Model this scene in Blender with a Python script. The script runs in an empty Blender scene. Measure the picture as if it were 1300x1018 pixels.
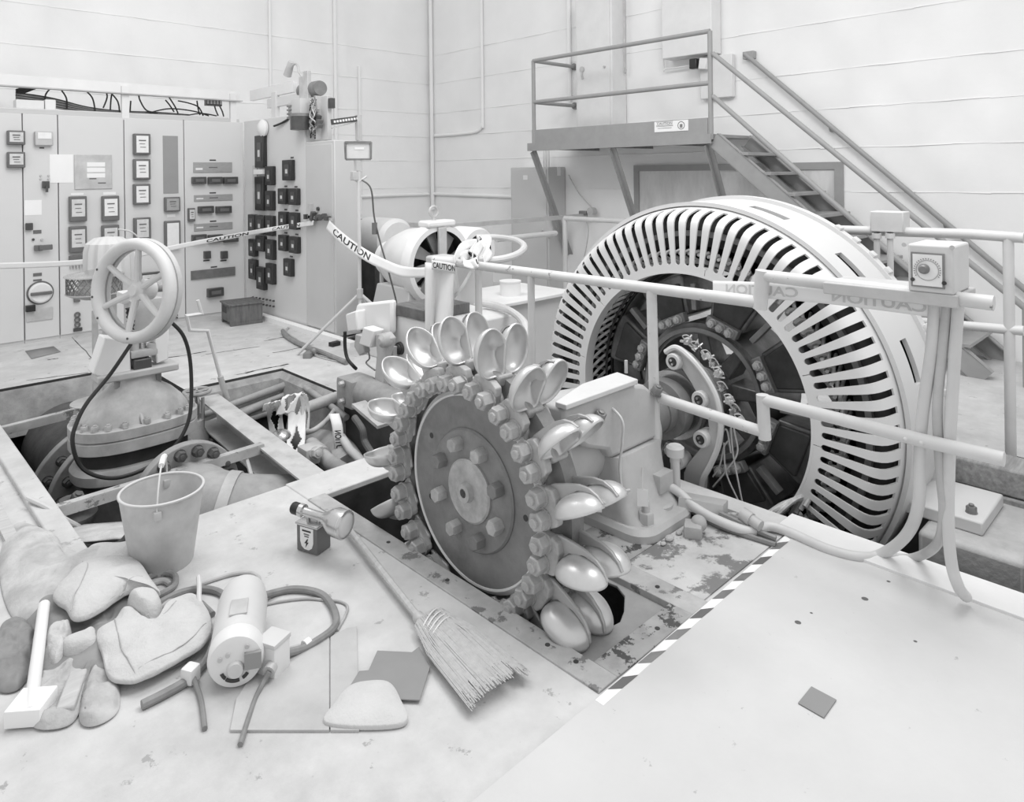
import bpy, bmesh, math, random
from mathutils import Vector as V, Matrix as M
random.seed(11)
COL = bpy.context.scene.collection
PI = math.pi
# ------------------------------------------------------------------ camera geometry
# World: X runs along the switchboard wall (and the turbine shaft), Y along the stair wall,
# Z up, floor at z=0, the lens stands 1.6 m above the floor over the origin.
FPX, CX, HY, ROLL, HC = 896.0, 632.0, 219.0, -0.0117, 1.6
_x = V((.725, .689)).normalized(); _y = V((-_x.y, _x.x))
_cr, _sr = math.cos(math.atan(ROLL)), math.sin(math.atan(ROLL))
CAM = V((0, 0, HC))
def ray(px, py):
    a, b = px-CX, py-HY
    r, d = (a*_cr+b*_sr)/FPX, (-a*_sr+b*_cr)/FPX
    return V((r*_x.x+_x.y, r*_y.x+_y.y, -d))
def onz(px, py, z=0.0): d = ray(px, py); return CAM+d*((z-HC)/d.z)
def onx(px, py, x): d = ray(px, py); return CAM+d*(x/d.x)
def ony(px, py, y): d = ray(px, py); return CAM+d*(y/d.y)
def Xv(x, y, z): return V((x, y, z))
EX, EY, EZ = V((1,0,0)), V((0,1,0)), V((0,0,1))

# ------------------------------------------------------------------ materials (all greys: the photograph is black and white)
MATS = {}
def mat(name, g, rough=.6, metal=0., var=.12, scale=6., dirt=0., dscale=1.7, dg=.25, bump=0., bscale=40., chips=0., cg=.2, cscale=9., stretch=None, alpha=1., spec=.5):
    if name in MATS: return MATS[name]
    m = bpy.data.materials.new(name); m.use_nodes = True
    nt = m.node_tree; N = nt.nodes; L = nt.links; N.clear()
    out = N.new('ShaderNodeOutputMaterial'); b = N.new('ShaderNodeBsdfPrincipled')
    L.new(b.outputs[0], out.inputs[0])
    b.inputs['Roughness'].default_value = rough; b.inputs['Metallic'].default_value = metal
    b.inputs['Specular IOR Level'].default_value = spec
    tc = N.new('ShaderNodeTexCoord'); vec = tc.outputs['Object']
    if stretch:
        mp = N.new('ShaderNodeMapping'); mp.inputs['Scale'].default_value = stretch
        L.new(vec, mp.inputs['Vector']); vec = mp.outputs[0]
    def noise(s, det=5, r=.6):
        n = N.new('ShaderNodeTexNoise'); n.inputs['Scale'].default_value = s
        n.inputs['Detail'].default_value = det; n.inputs['Roughness'].default_value = r
        L.new(vec, n.inputs['Vector']); return n.outputs['Fac']
    def ramp(f, a, c, p0, p1):
        r = N.new('ShaderNodeValToRGB'); r.color_ramp.elements[0].position = p0; r.color_ramp.elements[1].position = p1
        r.color_ramp.elements[0].color = (a,a,a,1); r.color_ramp.elements[1].color = (c,c,c,1); L.new(f, r.inputs[0]); return r.outputs[0]
    def mix(fac, a, c):
        x = N.new('ShaderNodeMix'); x.data_type = 'RGBA'
        L.new(fac, x.inputs[0]); L.new(a, x.inputs[6])
        if isinstance(c, float): x.inputs[7].default_value = (c,c,c,1)
        else: L.new(c, x.inputs[7])
        return x.outputs[2]
    col = ramp(noise(scale), g*(1-var), min(1, g*(1+var)), .3, .7)
    if dirt > 0:
        col = mix(ramp(noise(dscale, 7, .68), 0, dirt, .48, .72), col, g*dg)
    if chips > 0:
        col = mix(ramp(noise(cscale, 8, .7), 0, 1., 1-chips-.015, 1-chips+.015), col, cg)
    L.new(col, b.inputs['Base Color'])
    if bump > 0:
        bp = N.new('ShaderNodeBump'); bp.inputs['Strength'].default_value = bump; bp.inputs['Distance'].default_value = .01
        L.new(noise(bscale, 4), bp.inputs['Height']); L.new(bp.outputs[0], b.inputs['Normal'])
    if alpha < 1: b.inputs['Alpha'].default_value = alpha
    MATS[name] = m; return m

m_floor   = mat('floor concrete', .57, .8, 0, .11, 5.5, .6, 1.6, .62, .25, 30, chips=.365, cg=.36, cscale=9)
m_wall    = mat('wall paint', .86, .75, 0, .03, 1.6, .10, .7, .8, .15, 14)
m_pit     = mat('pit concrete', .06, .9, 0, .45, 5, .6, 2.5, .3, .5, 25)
m_pitrim  = mat('pit edge concrete', .33, .9, 0, .25, 8, .55, 3, .45, .5, 30)
m_panel   = mat('switchboard enamel', .66, .5, 0, .02, 2, 0)
m_panel2  = mat('cabinet enamel', .56, .5, 0, .03, 2, 0)
m_white   = mat('white enamel', .80, .45, 0, .03, 4, .10, 2, .75)
m_white2  = mat('white machine paint', .76, .45, 0, .04, 5, .12, 3, .7)
m_paper   = mat('white paper', .86, .8, 0, .02, 5)
m_rail    = mat('grey rail paint', .33, .45, 0, .06, 8, 0)
m_railw   = mat('pale rail paint', .62, .5, 0, .06, 10, 0, chips=.375, cg=.20, cscale=14)
m_railw2  = mat('pale pipe paint', .62, .5, 0, .06, 10, .2, 5, .7)
m_steel   = mat('grey steel', .24, .5, .3, .2, 9, .5, 4, .45)
m_steel_l = mat('light machine paint', .50, .5, 0, .08, 6, .45, 4, .6)
m_disc    = mat('turned disc steel', .27, .55, .25, .25, 5, .6, 3.5, .45, .08, 60)
m_bucket  = mat('polished bucket steel', .66, .36, .55, .08, 6, .2, 5, .7)
m_bucketb = mat('bucket casting', .50, .5, .4, .1, 6, .3, 6, .6)
m_nut     = mat('nut steel', .46, .5, .2, .25, 14, .5, 9, .4)
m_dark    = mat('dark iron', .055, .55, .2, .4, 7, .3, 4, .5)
m_black   = mat('black rubber', .02, .5, 0, .3, 6)
m_blackp  = mat('black plastic', .025, .35, 0, .2, 6)
m_relay   = mat('relay case', .07, .35, 0, .25, 8)
m_midgrey = mat('meter case', .14, .4, 0, .1, 6)
m_dial    = mat('dial face', .62, .4, 0, .1, 25)
m_dialw   = mat('white dial face', .80, .4, 0, .04, 25)
m_nickel  = mat('nickel', .62, .25, .9, .1, 6)
m_plate   = mat('brushed plate', .40, .4, .3, .1, 20, 0, stretch=(1,1,6))
m_gen     = mat('generator shroud paint', .70, .45, 0, .03, 3, .12, 3, .75)
m_gend    = mat('generator frame paint', .62, .5, 0, .04, 3, .15, 3, .75)
m_rotor   = mat('oily rotor steel', .17, .4, .45, .55, 5, .5, 6, .3, .1, 40)
m_copper  = mat('taped copper', .66, .6, .1, .35, 22, .5, 14, .3)
m_wood    = mat('weathered wood', .30, .8, 0, .3, 5, .4, 3, .5, .3, 40, stretch=(1,9,9))
m_woodd   = mat('dark crate wood', .15, .8, 0, .35, 6, .4, 3, .5, .3, 40, stretch=(8,1.5,1.5))
m_woodl   = mat('pale wood', .52, .7, 0, .12, 4, .2, 3, .7, .2, 40, stretch=(2,12,12))
m_straw   = mat('broom straw', .50, .85, 0, .05, 14, 0)
m_leather = mat('pale suede', .58, .9, 0, .08, 7, .35, 4, .75, .4, 90)
m_cloth   = mat('grimy cloth', .50, .95, 0, .2, 8, .45, 5, .55, .4, 50)
m_hose    = mat('grey hose', .24, .6, 0, .2, 12)
m_hosel   = mat('pale cord', .42, .6, 0, .2, 12)
m_card    = mat('grey cardboard', .27, .85, 0, .06, 6)
m_zinc    = mat('galvanised steel', .52, .5, .12, .14, 9, .25, 4, .7)
m_valve   = mat('valve paint', .46, .5, 0, .2, 5, .55, 4, .45, .1, 30)
m_valved  = mat('rusty valve body', .10, .65, .1, .4, 6, .5, 5, .4, .2, 30)
m_pipe    = mat('old pipe paint', .33, .7, 0, .22, 6, .5, 4, .45, .2, 30)
m_patch   = mat('peeling floor paint', .54, .75, 0, .1, 6, .35, 4, .5, .3, 30, chips=.52, cg=.19, cscale=2.4)
m_frame   = mat('worn steel frame', .44, .65, .05, .2, 7, .5, 4, .6, .15, 30, chips=.41, cg=.18, cscale=9)
m_frameN  = mat('rusty frame end', .36, .75, .05, .3, 8, .4, 4, .5, .3, 30, chips=.45, cg=.07, cscale=11)
m_tape    = mat('caution tape', .80, .5, 0, .03, 6)
m_ink     = mat('tape ink', .03, .6, 0, .1, 6)
m_inkf    = mat('faint tape ink', .56, .6, 0, .1, 6)
m_glassy  = mat('lamp glass', .70, .1, 0, .05, 6)
m_board   = mat('painted floor plate', .60, .75, 0, .04, 2.5, .22, 1.1, .75, .15, 25, chips=.33, cg=.42, cscale=13)
m_mesh    = mat('wire guard', .45, .4, .6, .1, 6)
m_conc    = mat('old concrete base', .44, .85, 0, .16, 6, .5, 4, .4, .4, 30)

# ------------------------------------------------------------------ mesh builder
def frame(ax):
    a = V(ax).normalized()
    u = a.cross(EZ) if abs(a.z) < .9 else a.cross(EX)
    u.normalize(); return u, a.cross(u), a
def spline(pts, n=8, closed=False):
    P = [V(p) for p in pts]
    if len(P) < 3: return P
    out = []; k = len(P); segs = k if closed else k-1
    for i in range(segs):
        if closed: p0, p1, p2, p3 = P[(i-1)%k], P[i], P[(i+1)%k], P[(i+2)%k]
        else: p0, p1, p2, p3 = P[max(i-1,0)], P[i], P[i+1], P[min(i+2,k-1)]
        for j in range(n):
            t = j/n
            out.append(.5*((2*p1)+(p2-p0)*t+(2*p0-5*p1+4*p2-p3)*t*t+(3*p1-p0-3*p2+p3)*t**3))
    if not closed: out.append(P[-1])
    return out
class MB:
    def __init__(s): s.bm = bmesh.new()
    def face(s, vs):
        try: return s.bm.faces.new(vs)
        except ValueError: return None
    def box(s, c, d, rot=None, bev=0.):
        c = V(c); hx, hy, hz = d[0]/2, d[1]/2, d[2]/2
        vs = []
        for x, y, z in ((-1,-1,-1),(1,-1,-1),(1,1,-1),(-1,1,-1),(-1,-1,1),(1,-1,1),(1,1,1),(-1,1,1)):
            p = V((x*hx, y*hy, z*hz))
            if rot is not None: p = rot @ p
            vs.append(s.bm.verts.new(c+p))
        fs = [s.face([vs[i] for i in f]) for f in ((0,3,2,1),(4,5,6,7),(0,1,5,4),(1,2,6,5),(2,3,7,6),(3,0,4,7))]
        if bev > 0:
            es = list({e for f in fs for e in f.edges})
            bmesh.ops.bevel(s.bm, geom=es, offset=bev, segments=2, affect='EDGES', profile=.6)
        return s
    def bb(s, a, b, bev=0.):       # box from corner to corner
        a, b = V(a), V(b); return s.box((a+b)/2, [abs(b[i]-a[i]) for i in range(3)], None, bev)
    def bar(s, p0, p1, w, h, up=EZ, bev=0.):
        p0, p1 = V(p0), V(p1); d = p1-p0; a = d.normalized(); up = V(up)
        u = a.cross(up)
        if u.length < 1e-4: u = a.cross(EX)
        u.normalize(); v = u.cross(a)
        return s.box((p0+p1)/2, (w, d.length, h), M((u, a, v)).transposed(), bev)
    def lathe(s, prof, o=(0,0,0), ax=EZ, seg=32, closed=False, a0=0., a1=None, uv=None):
        u, v, a = frame(ax) if uv is None else (V(uv[0]), V(uv[1]), V(ax).normalized())
        o = V(o); full = a1 is None; rings = []
        cnt = seg if full else seg+1
        span = 2*PI if full else a1-a0
        for r, h in prof:
            if r < 1e-6: rings.append([s.bm.verts.new(o+a*h)]); continue
            rings.append([s.bm.verts.new(o+a*h+(u*math.cos(a0+span*i/seg)+v*math.sin(a0+span*i/seg))*r) for i in range(cnt)])
        pairs = list(zip(rings, rings[1:]))
        if closed: pairs.append((rings[-1], rings[0]))
        for A, B in pairs:
            n = seg
            for i in range(n):
                j = (i+1) % cnt
                if len(A) == 1 and len(B) == 1: continue
                if len(A) == 1: s.face((A[0], B[j], B[i]))
                elif len(B) == 1: s.face((A[i], A[j], B[0]))
                else: s.face((A[i], A[j], B[j], B[i]))
        if not full and closed:
            s.face([r[0] for r in rings]); s.face([r[-1] for r in rings][::-1])
        return s
    def cyl(s, p0, p1, r, r2=None, seg=20):
        p0, p1 = V(p0), V(p1); d = p1-p0; r2 = r if r2 is None else r2
        return s.lathe([(0,0),(r,0),(r2,d.length),(0,d.length)], p0, d, seg)
    def ring(s, o, ax, r0, r1, h, seg=40, a0=0., a1=None, uv=None):
        return s.lathe([(r0,0),(r1,0),(r1,h),(r0,h)], o, ax, seg, True, a0, a1, uv)
    def sphere(s, c, r, sc=(1,1,1), seg=16, rings=10, rot=None):
        c = V(c); R = []
        for i in range(rings+1):
            t = PI*i/rings
            row = []
            for j in range(1 if i in (0, rings) else seg):
                p = V((math.sin(t)*math.cos(2*PI*j/seg)*sc[0], math.sin(t)*math.sin(2*PI*j/seg)*sc[1], math.cos(t)*sc[2]))*r
                if rot is not None: p = rot @ p
                row.append(s.bm.verts.new(c+p))
            R.append(row)
        for A, B in zip(R, R[1:]):
            for j in range(seg):
                k = (j+1) % seg
                if len(A) == 1: s.face((A[0], B[j], B[k]))
                elif len(B) == 1: s.face((A[k], A[j], B[0]))
                else: s.face((A[k], A[j], B[j], B[k]))
        return s
    def tube(s, pts, r, seg=10, smooth=True, n=7, closed=False, taper=None):
        P = spline(pts, n, closed) if smooth else [V(p) for p in pts]
        k = len(P); rings = []; up = None
        for i, p in enumerate(P):
            if closed: t = P[(i+1)%k]-P[i-1]
            else: t = P[min(i+1,k-1)]-P[max(i-1,0)]
            if t.length < 1e-9: t = V((0,0,1))
            t.normalize()
            if up is None: up = frame(t)[0]
            up = up-t*up.dot(t)
            if up.length < 1e-5: up = frame(t)[0]
            up.normalize(); w = t.cross(up)
            rr = r if taper is None else r+(taper-r)*i/(k-1)
            sc = 1.
            if not smooth and 0 < i < k-1:
                a = (P[i]-P[i-1]).normalized(); b = (P[i+1]-P[i]).normalized()
                sc = 1/max(.35, math.cos(a.angle(b, 0)/2))
            rings.append([s.bm.verts.new(p+(up*math.cos(2*PI*j/seg)+w*math.sin(2*PI*j/seg))*rr*sc) for j in range(seg)])
        rr_ = list(zip(rings, rings[1:]))+([(rings[-1], rings[0])] if closed else [])
        for A, B in rr_:
            for j in range(seg): s.face((A[j], A[(j+1)%seg], B[(j+1)%seg], B[j]))
        if not closed: s.face(rings[0][::-1]); s.face(rings[-1])
        return s
    def prism(s, poly, o, u, v, ext):
        o, u, v, ext = V(o), V(u), V(v), V(ext)
        A = [s.bm.verts.new(o+u*a+v*b) for a, b in poly]; B = [s.bm.verts.new(o+u*a+v*b+ext) for a, b in poly]
        s.face(A[::-1]); s.face(B); n = len(A)
        for i in range(n): s.face((A[i], A[(i+1)%n], B[(i+1)%n], B[i]))
        return s
    def loft(s, loops, cap=True):
        R = [[s.bm.verts.new(V(p)) for p in lp] for lp in loops]; n = len(R[0])
        for A, B in zip(R, R[1:]):
            for i in range(n): s.face((A[i], A[(i+1)%n], B[(i+1)%n], B[i]))
        if cap: s.face(R[0][::-1]); s.face(R[-1])
        return s
    def grid(s, f, nu, nv, wrapu=False):
        R = [[s.bm.verts.new(V(f(i/nu, j/nv))) for j in range(nv+1)] for i in range(nu if wrapu else nu+1)]
        for i in range(nu):
            A, B = R[i], R[(i+1)%len(R)]
            for j in range(nv): s.face((A[j], B[j], B[j+1], A[j+1]))
        return s
    def hexn(s, c, ax, r, h, stub=.5, seg=6, washer=True, rot=.3):
        u, v, a = frame(ax); c = V(c)
        uu = u*math.cos(rot)+v*math.sin(rot); vv = a.cross(uu)
        z = 0
        if washer: s.lathe([(0,0),(r*1.12,0),(r*1.12,h*.12),(0,h*.12)], c, a, 16); z = h*.12
        s.lathe([(0,z),(r,z),(r,h*.88),(r*.88,h),(0,h)], c, a, 6, uv=(uu, vv))
        if stub: s.lathe([(0,h),(r*.5,h),(r*.5,h*(1+stub*.6)),(r*.4,h*(1+stub*.7)),(0,h*(1+stub*.7))], c, a, 12)
        return s
    def move(s, mtx): bmesh.ops.transform(s.bm, matrix=mtx, verts=s.bm.verts); return s
    def build(s, name, m, parent=None, ang=35, bevel=0., solid=0., sub=0, off=-1):
        bmesh.ops.recalc_face_normals(s.bm, faces=s.bm.faces)
        me = bpy.data.meshes.new(name)
        if parent is not None and parent in WM: s.bm.transform(WM[parent].inverted())
        s.bm.to_mesh(me); s.bm.free(); me.materials.append(m)
        for p in me.polygons: p.use_smooth = True
        me.set_sharp_from_angle(angle=math.radians(ang))
        o = bpy.data.objects.new(name, me); COL.objects.link(o)
        if parent is not None:
            o.parent = parent
            if parent in WM: WM[o] = WM[parent]
        if solid:
            md = o.modifiers.new('Solidify', 'SOLIDIFY'); md.thickness = solid; md.offset = off
        if sub:
            md = o.modifiers.new('Subdivision', 'SUBSURF'); md.levels = sub; md.render_levels = sub
        if bevel:
            md = o.modifiers.new('Bevel', 'BEVEL'); md.width = bevel; md.segments = 2; md.limit_method = 'ANGLE'; md.angle_limit = math.radians(40)
        return o
WM = {}
def tag(o, label=None, cat=None, group=None, kind=None):
    if label: o['label'] = label
    if cat: o['category'] = cat
    if group: o['group'] = group
    if kind: o['kind'] = kind
    return o
def thing(name, label, cat, loc=(0,0,0), group=None, rz=0.):
    o = bpy.data.objects.new(name, None); COL.objects.link(o); o.empty_display_size = .1
    o.location = loc; o.rotation_euler = (0,0,rz); WM[o] = M.Translation(V(loc)) @ M.Rotation(rz, 4, 'Z')
    return tag(o, label, cat, group)
def dup(root, loc, rz=0., label=None, group=None):
    r = root.copy(); COL.objects.link(r); r.location = loc; r.rotation_euler = (0,0,rz)
    if label: r['label'] = label
    if group: r['group'] = group
    for ch in list(root.children):
        c = ch.copy(); COL.objects.link(c); c.parent = r
        for g in list(ch.children):
            d = g.copy(); COL.objects.link(d); d.parent = c
    return r
def text_polys(txt, size=1.):
    """filled letters as (verts2d, faces): built-in font, converted to mesh"""
    cu = bpy.data.curves.new('t', 'FONT'); cu.body = txt; cu.size = size; cu.resolution_u = 3; cu.offset = .022*size
    o = bpy.data.objects.new('t', cu); COL.objects.link(o)
    dg = bpy.context.evaluated_depsgraph_get(); me = bpy.data.meshes.new_from_object(o.evaluated_get(dg))
    vs = [(v.co.x, v.co.y) for v in me.vertices]; fs = [tuple(p.vertices) for p in me.polygons]
    bpy.data.objects.remove(o); bpy.data.meshes.remove(me); bpy.data.curves.remove(cu)
    return vs, fs
def put_text(mb, txt, o, u, v, width=None, height=None, center=True, mirror=False):
    vs, fs = text_polys(txt); o, u, v = V(o), V(u), V(v)
    x0, x1 = min(a for a, b in vs), max(a for a, b in vs); y0, y1 = min(b for a, b in vs), max(b for a, b in vs)
    sx = width/(x1-x0) if width else None; sy = height/(y1-y0) if height else None
    sx = sx or sy; sy = sy or sx
    cx, cy = ((x0+x1)/2, (y0+y1)/2) if center else (x0, y0)
    bv = [mb.bm.verts.new(o+u*((a-cx)*sx*(-1 if mirror else 1))+v*((b-cy)*sy)) for a, b in vs]
    for f in fs: mb.face([bv[i] for i in f])
    return mb
def tape(name, label, pts, wid, hw=.038, texts=(), m=None, ink=None, n=10, group=None, mirror=False):
    """ribbon along pts with half-width vector(s) wid; texts = (word, start fraction, end fraction)"""
    P = spline(pts, n); k = len(P)
    W = spline([V(w) for w in wid], n) if len(wid) == len(pts) and len(pts) > 2 else None
    def at(t):
        t = min(max(t, 0), .99999)*(k-1); i = int(t); f = t-i
        p = P[i].lerp(P[min(i+1,k-1)], f)
        w = (W[i].lerp(W[min(i+1,k-1)], f) if W else V(wid[0]))
        return p, w.normalized()*hw
    mb = MB(); mb.grid(lambda u, v: at(u)[0]+at(u)[1]*(v*2-1), k*2, 4)
    o = mb.build(name, m or m_tape, None, 60); md = o.modifiers.new('Solidify', 'SOLIDIFY'); md.thickness = .0008; md.offset = 0
    tag(o, label, 'caution tape', group)
    for word, a, b in texts:
        ib = MB()
        vs, fs = text_polys(word)
        x0, x1 = min(q[0] for q in vs), max(q[0] for q in vs); y0, y1 = min(q[1] for q in vs), max(q[1] for q in vs)
        for side in (1, -1):
            bv = []
            for q in vs:
                fx = (q[0]-x0)/(x1-x0); fy = (q[1]-y0)/(y1-y0)
                p, w = at(a+(b-a)*fx); p2, _ = at(a+(b-a)*fx+.01)
                nrm = (p2-p).cross(w); nrm.normalize()
                bv.append(ib.bm.verts.new(p+w*((fy*2-1)*.62)+nrm*(.0016*side)))
            for f in fs: ib.face([bv[i] for i in f])
        ib.build('lettering', ink or m_ink, o)
    return o
# ------------------------------------------------------------------ camera and light
cam = bpy.data.cameras.new('camera'); co = bpy.data.objects.new('camera', cam); COL.objects.link(co)
cam.sensor_width = 36; cam.sensor_fit = 'HORIZONTAL'; cam.lens = FPX/1300*36
cam.shift_x = (650-CX)/1300; cam.shift_y = (HY-509)/1300
cam.clip_start = .05; cam.clip_end = 60
fwd = V((_x.y, _y.y, 0)).normalized(); rgt = V((_x.x, _y.x, 0)).normalized()
ra = math.atan(ROLL)
r2 = rgt*math.cos(ra)+EZ*math.sin(ra); u2 = -rgt*math.sin(ra)+EZ*math.cos(ra)
co.matrix_world = M((( r2.x, u2.x, -fwd.x, 0), (r2.y, u2.y, -fwd.y, 0), (r2.z, u2.z, -fwd.z, HC), (0,0,0,1)))
sc = bpy.context.scene; sc.camera = co
sc.view_settings.view_transform = 'Standard'; sc.view_settings.look = 'None'; sc.view_settings.gamma = 1
sc.view_settings.use_curve_mapping = False; sc.view_settings.exposure = 0.42
w = bpy.data.worlds.new('world'); sc.world = w; w.use_nodes = True
bg = w.node_tree.nodes['Background']; bg.inputs[0].default_value = (1,1,1,1); bg.inputs[1].default_value = .60
def area(name, loc, look, size, watts):
    l = bpy.data.lights.new(name, 'AREA'); l.shape = 'SQUARE'; l.size = size; l.energy = watts
    o = bpy.data.objects.new(name, l); COL.objects.link(o); o.location = loc
    d = V(look)-V(loc); o.rotation_euler = d.to_track_quat('-Z', 'Y').to_euler(); return o
area('overhead_fill', (3.2, 1.2, 4.6), (3.0, 3.0, 0), 2.2, 95)  # added area light for modelling, high to the right; no real fitting
area('overhead_fill', (1.6, 4.6, 4.8), (2.2, 5.2, 0), 2.4, 75)  # second added area light over the pit, likewise without a fitting

# ------------------------------------------------------------------ floor with its pits
HOLES = [(.79,1.93,3.40,6.50),(1.93,2.72,3.40,5.48),(1.70,2.34,1.365,3.40),(3.19,4.75,.55,3.55),(2.34,2.72,3.10,3.40)]
def make_floor():
    X0, X1, Y0, Y1 = -2.5, 7.07, -2.0, 9.0
    xs = sorted({X0, X1}|{h[0] for h in HOLES}|{h[1] for h in HOLES}); ys = sorted({Y0, Y1}|{h[2] for h in HOLES}|{h[3] for h in HOLES})
    hole = lambda x, y: any(a < x < b and c < y < d for a, b, c, d in HOLES)
    f = MB(); wl = MB()
    for i in range(len(xs)-1):
        for j in range(len(ys)-1):
            x, y = (xs[i]+xs[i+1])/2, (ys[j]+ys[j+1])/2
            q = [(xs[i],ys[j]),(xs[i+1],ys[j]),(xs[i+1],ys[j+1]),(xs[i],ys[j+1])]
            z = -1.35 if hole(x, y) else 0.
            (wl if z else f).face([(wl if z else f).bm.verts.new((a, b, z)) for a, b in q])
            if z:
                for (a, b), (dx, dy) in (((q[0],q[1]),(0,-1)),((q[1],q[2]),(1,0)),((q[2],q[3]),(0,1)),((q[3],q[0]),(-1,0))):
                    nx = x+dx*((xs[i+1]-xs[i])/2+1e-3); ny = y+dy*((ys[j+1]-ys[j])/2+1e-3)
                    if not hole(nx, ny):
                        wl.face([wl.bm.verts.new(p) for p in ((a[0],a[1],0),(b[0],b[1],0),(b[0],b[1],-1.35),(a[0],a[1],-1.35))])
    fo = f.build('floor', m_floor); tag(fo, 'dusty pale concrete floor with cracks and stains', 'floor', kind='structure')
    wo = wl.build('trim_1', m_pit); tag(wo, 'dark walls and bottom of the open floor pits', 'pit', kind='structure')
make_floor()
# far pit edges: sloping worn concrete shoulder
b = MB()
b.prism([(0,-.02),(0,-.30),(-.10,-.30),(-.05,-.06)], (1.95, 5.478, .0), EY, EZ, (.77,0,0))
b.prism([(0,-.02),(0,-.30),(-.10,-.30),(-.05,-.06)], (2.718, 4.40, .0), EX, EZ, (0,1.07,0))
b.prism([(0,-.02),(0,-.34),(-.16,-.34),(-.06,-.07)], (.80, 6.497, .0), EY, EZ, (1.12,0,0))
tag(b.build('trim_2', m_pitrim), 'worn concrete shoulder along the far edges of the pit', 'pit edge', kind='structure')
# floor joints: thin dark cracks in the concrete behind the pit
b = MB()
def crack(pts, wd):
    P = []
    for i in range(len(pts)-1):
        a, c = V(pts[i]), V(pts[i+1])
        for k in range(6): P.append(a.lerp(c, k/6)+V((random.uniform(-.006,.006), random.uniform(-.012,.012), 0)))
    P.append(V(pts[-1]))
    for p, q in zip(P, P[1:]):
        d = (q-p).normalized(); n = V((-d.y, d.x, 0))*wd*random.uniform(.3, 1)
        b.face([b.bm.verts.new(x+V((0,0,.0015))) for x in (p-n, q-n, q+n, p+n)])
Z0 = lambda *q: [onz(*p) for p in q]
crack(Z0((335,433),(366,427)), .010); crack(Z0((346,448),(398,438)), .008); crack(Z0((210,455),(262,446)), .012)
crack(Z0((112,456),(132,452)), .02); crack(Z0((92,428),(118,456),(160,440)), .006); crack(Z0((300,476),(366,462)), .014)
crack(Z0((33,483),(112,473)), .012); crack(Z0((205,442),(215,470)), .006); crack(Z0((262,450),(330,440)), .006)
crack(Z0((60,457),(74,455)), .014)
tag(b.build('trim_3', m_dark), 'dark cracks and joints across the concrete floor', 'cracks', kind='structure')
b = MB(); q = Z0((32,446),(68,440),(77,447),(40,456)); b.face([b.bm.verts.new(p+V((0,0,.003))) for p in q])
tag(b.build('floor_patch', m_card, solid=.002), 'grey rectangle of mat lying on the floor below the left cabinet', 'mat')

# ------------------------------------------------------------------ walls with their shutter-board joints
def wall(name, a, b, label):
    w_ = MB(); a, b = V(a), V(b); d = (b-a).normalized(); n = V((-d.y, d.x, 0))
    lv = [-.02, .42, .90, 1.378, 1.382, 1.797, 1.801, 2.178, 2.182, 2.553, 2.558, 3.028, 3.034, 3.48, 3.484, 5.2]
    L = (b-a).length; nseg = 40
    R = []
    for i in range(nseg+1):
        p = a+d*(L*i/nseg); row = []
        for k, z in enumerate(lv):
            off = 0
            row.append(w_.bm.verts.new(p+V((0,0,z+ (0 if k in (0,len(lv)-1) else .006*math.sin(i*1.7+k*.8)))) + n*(.004*math.sin(i*2.1+k))))
        R.append(row)
    for A, B in zip(R, R[1:]):
        for k in range(len(lv)-1): w_.face((A[k], B[k], B[k+1], A[k+1]))
    o = w_.build(name, m_wall)
    tag(o, label, 'wall', kind='structure')
    # joint lips: small raised fins left by the boards
    g = MB()
    for z in (1.38, 1.80, 2.18, 2.555, 3.03, 3.482):
        for i in range(nseg):
            p = a+d*(L*i/nseg); q_ = a+d*(L*(i+1)/nseg); h = random.uniform(.002, .005)
            zz = z+random.uniform(-.004, .004)
            c = (p+q_)/2; g.bar(p+n*.002+V((0,0,zz)), q_+n*.002+V((0,0,z+random.uniform(-.004,.004))), .010, h)
    return o, g
wl_, g1 = wall('wall_left', (7.07, 9.0, 0), (-3, 9.0, 0), 'white painted board-marked concrete wall behind the switchboard')
wr_, g2 = wall('wall_right', (7.07, -2.2, 0), (7.07, 9.0, 0), 'white painted board-marked concrete wall behind the steel stairs')
for nm, g in (('trim_4', g1), ('trim_5', g2)):
    tag(g.build(nm, m_wall), 'painted board joint ridges running along the '+('switchboard wall' if nm == 'trim_4' else 'stair wall'), 'ridges', kind='structure')
# ------------------------------------------------------------------ turbine runner (Pelton wheel) on the shaft axis
AY, AZ = 2.139, .326
XD = 1.87
def ax_pt(x, r, deg):       # 0 deg = towards -Y, 90 = up, seen from the camera side
    t = math.radians(deg); return V((x, AY-r*math.cos(t), AZ+r*math.sin(t)))
run = thing('turbine_runner', 'impulse turbine wheel of double-cup buckets bolted round a big steel disc', 'turbine wheel', (XD+.04, AY, AZ))
b = MB()
b.lathe([(0,.004),(.235,.004),(.247,0),(.375,0),(.384,.006),(.391,.012),(.395,.022),(.40,.03),(.50,.03),(.50,.095),(.40,.12),(0,.12)], (XD,AY,AZ), EX, 96)
b.build('disc', m_disc, run, 30)
b = MB(); b.lathe([(.368,.004),(.371,-.004),(.377,-.006),(.397,.012),(.399,.03),(.384,.03)], (XD,AY,AZ), EX, 96, True)
tag(b.build('disc_rim', m_white2, run), 'bright turned edge of the disc')
b = MB(); b.lathe([(0,-.012),(.236,-.012),(.243,-.004),(.243,.01),(0,.01)], (XD,AY,AZ), EX, 72)
b.build('hub_plate', m_disc, run)
b = MB(); b.lathe([(0,-.034),(.018,-.034),(.018,-.05),(.036,-.05),(.04,-.026),(.118,-.026),(.126,-.020),(.126,-.01),(0,-.01)], (XD,AY,AZ), EX, 48)
b.build('hub_cap', m_nut, run)
b = MB(); b.cyl((XD-.0505,AY,AZ), (XD-.0515,AY,AZ), .013, seg=16); b.build('centre_hole', m_dark, run)
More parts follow.
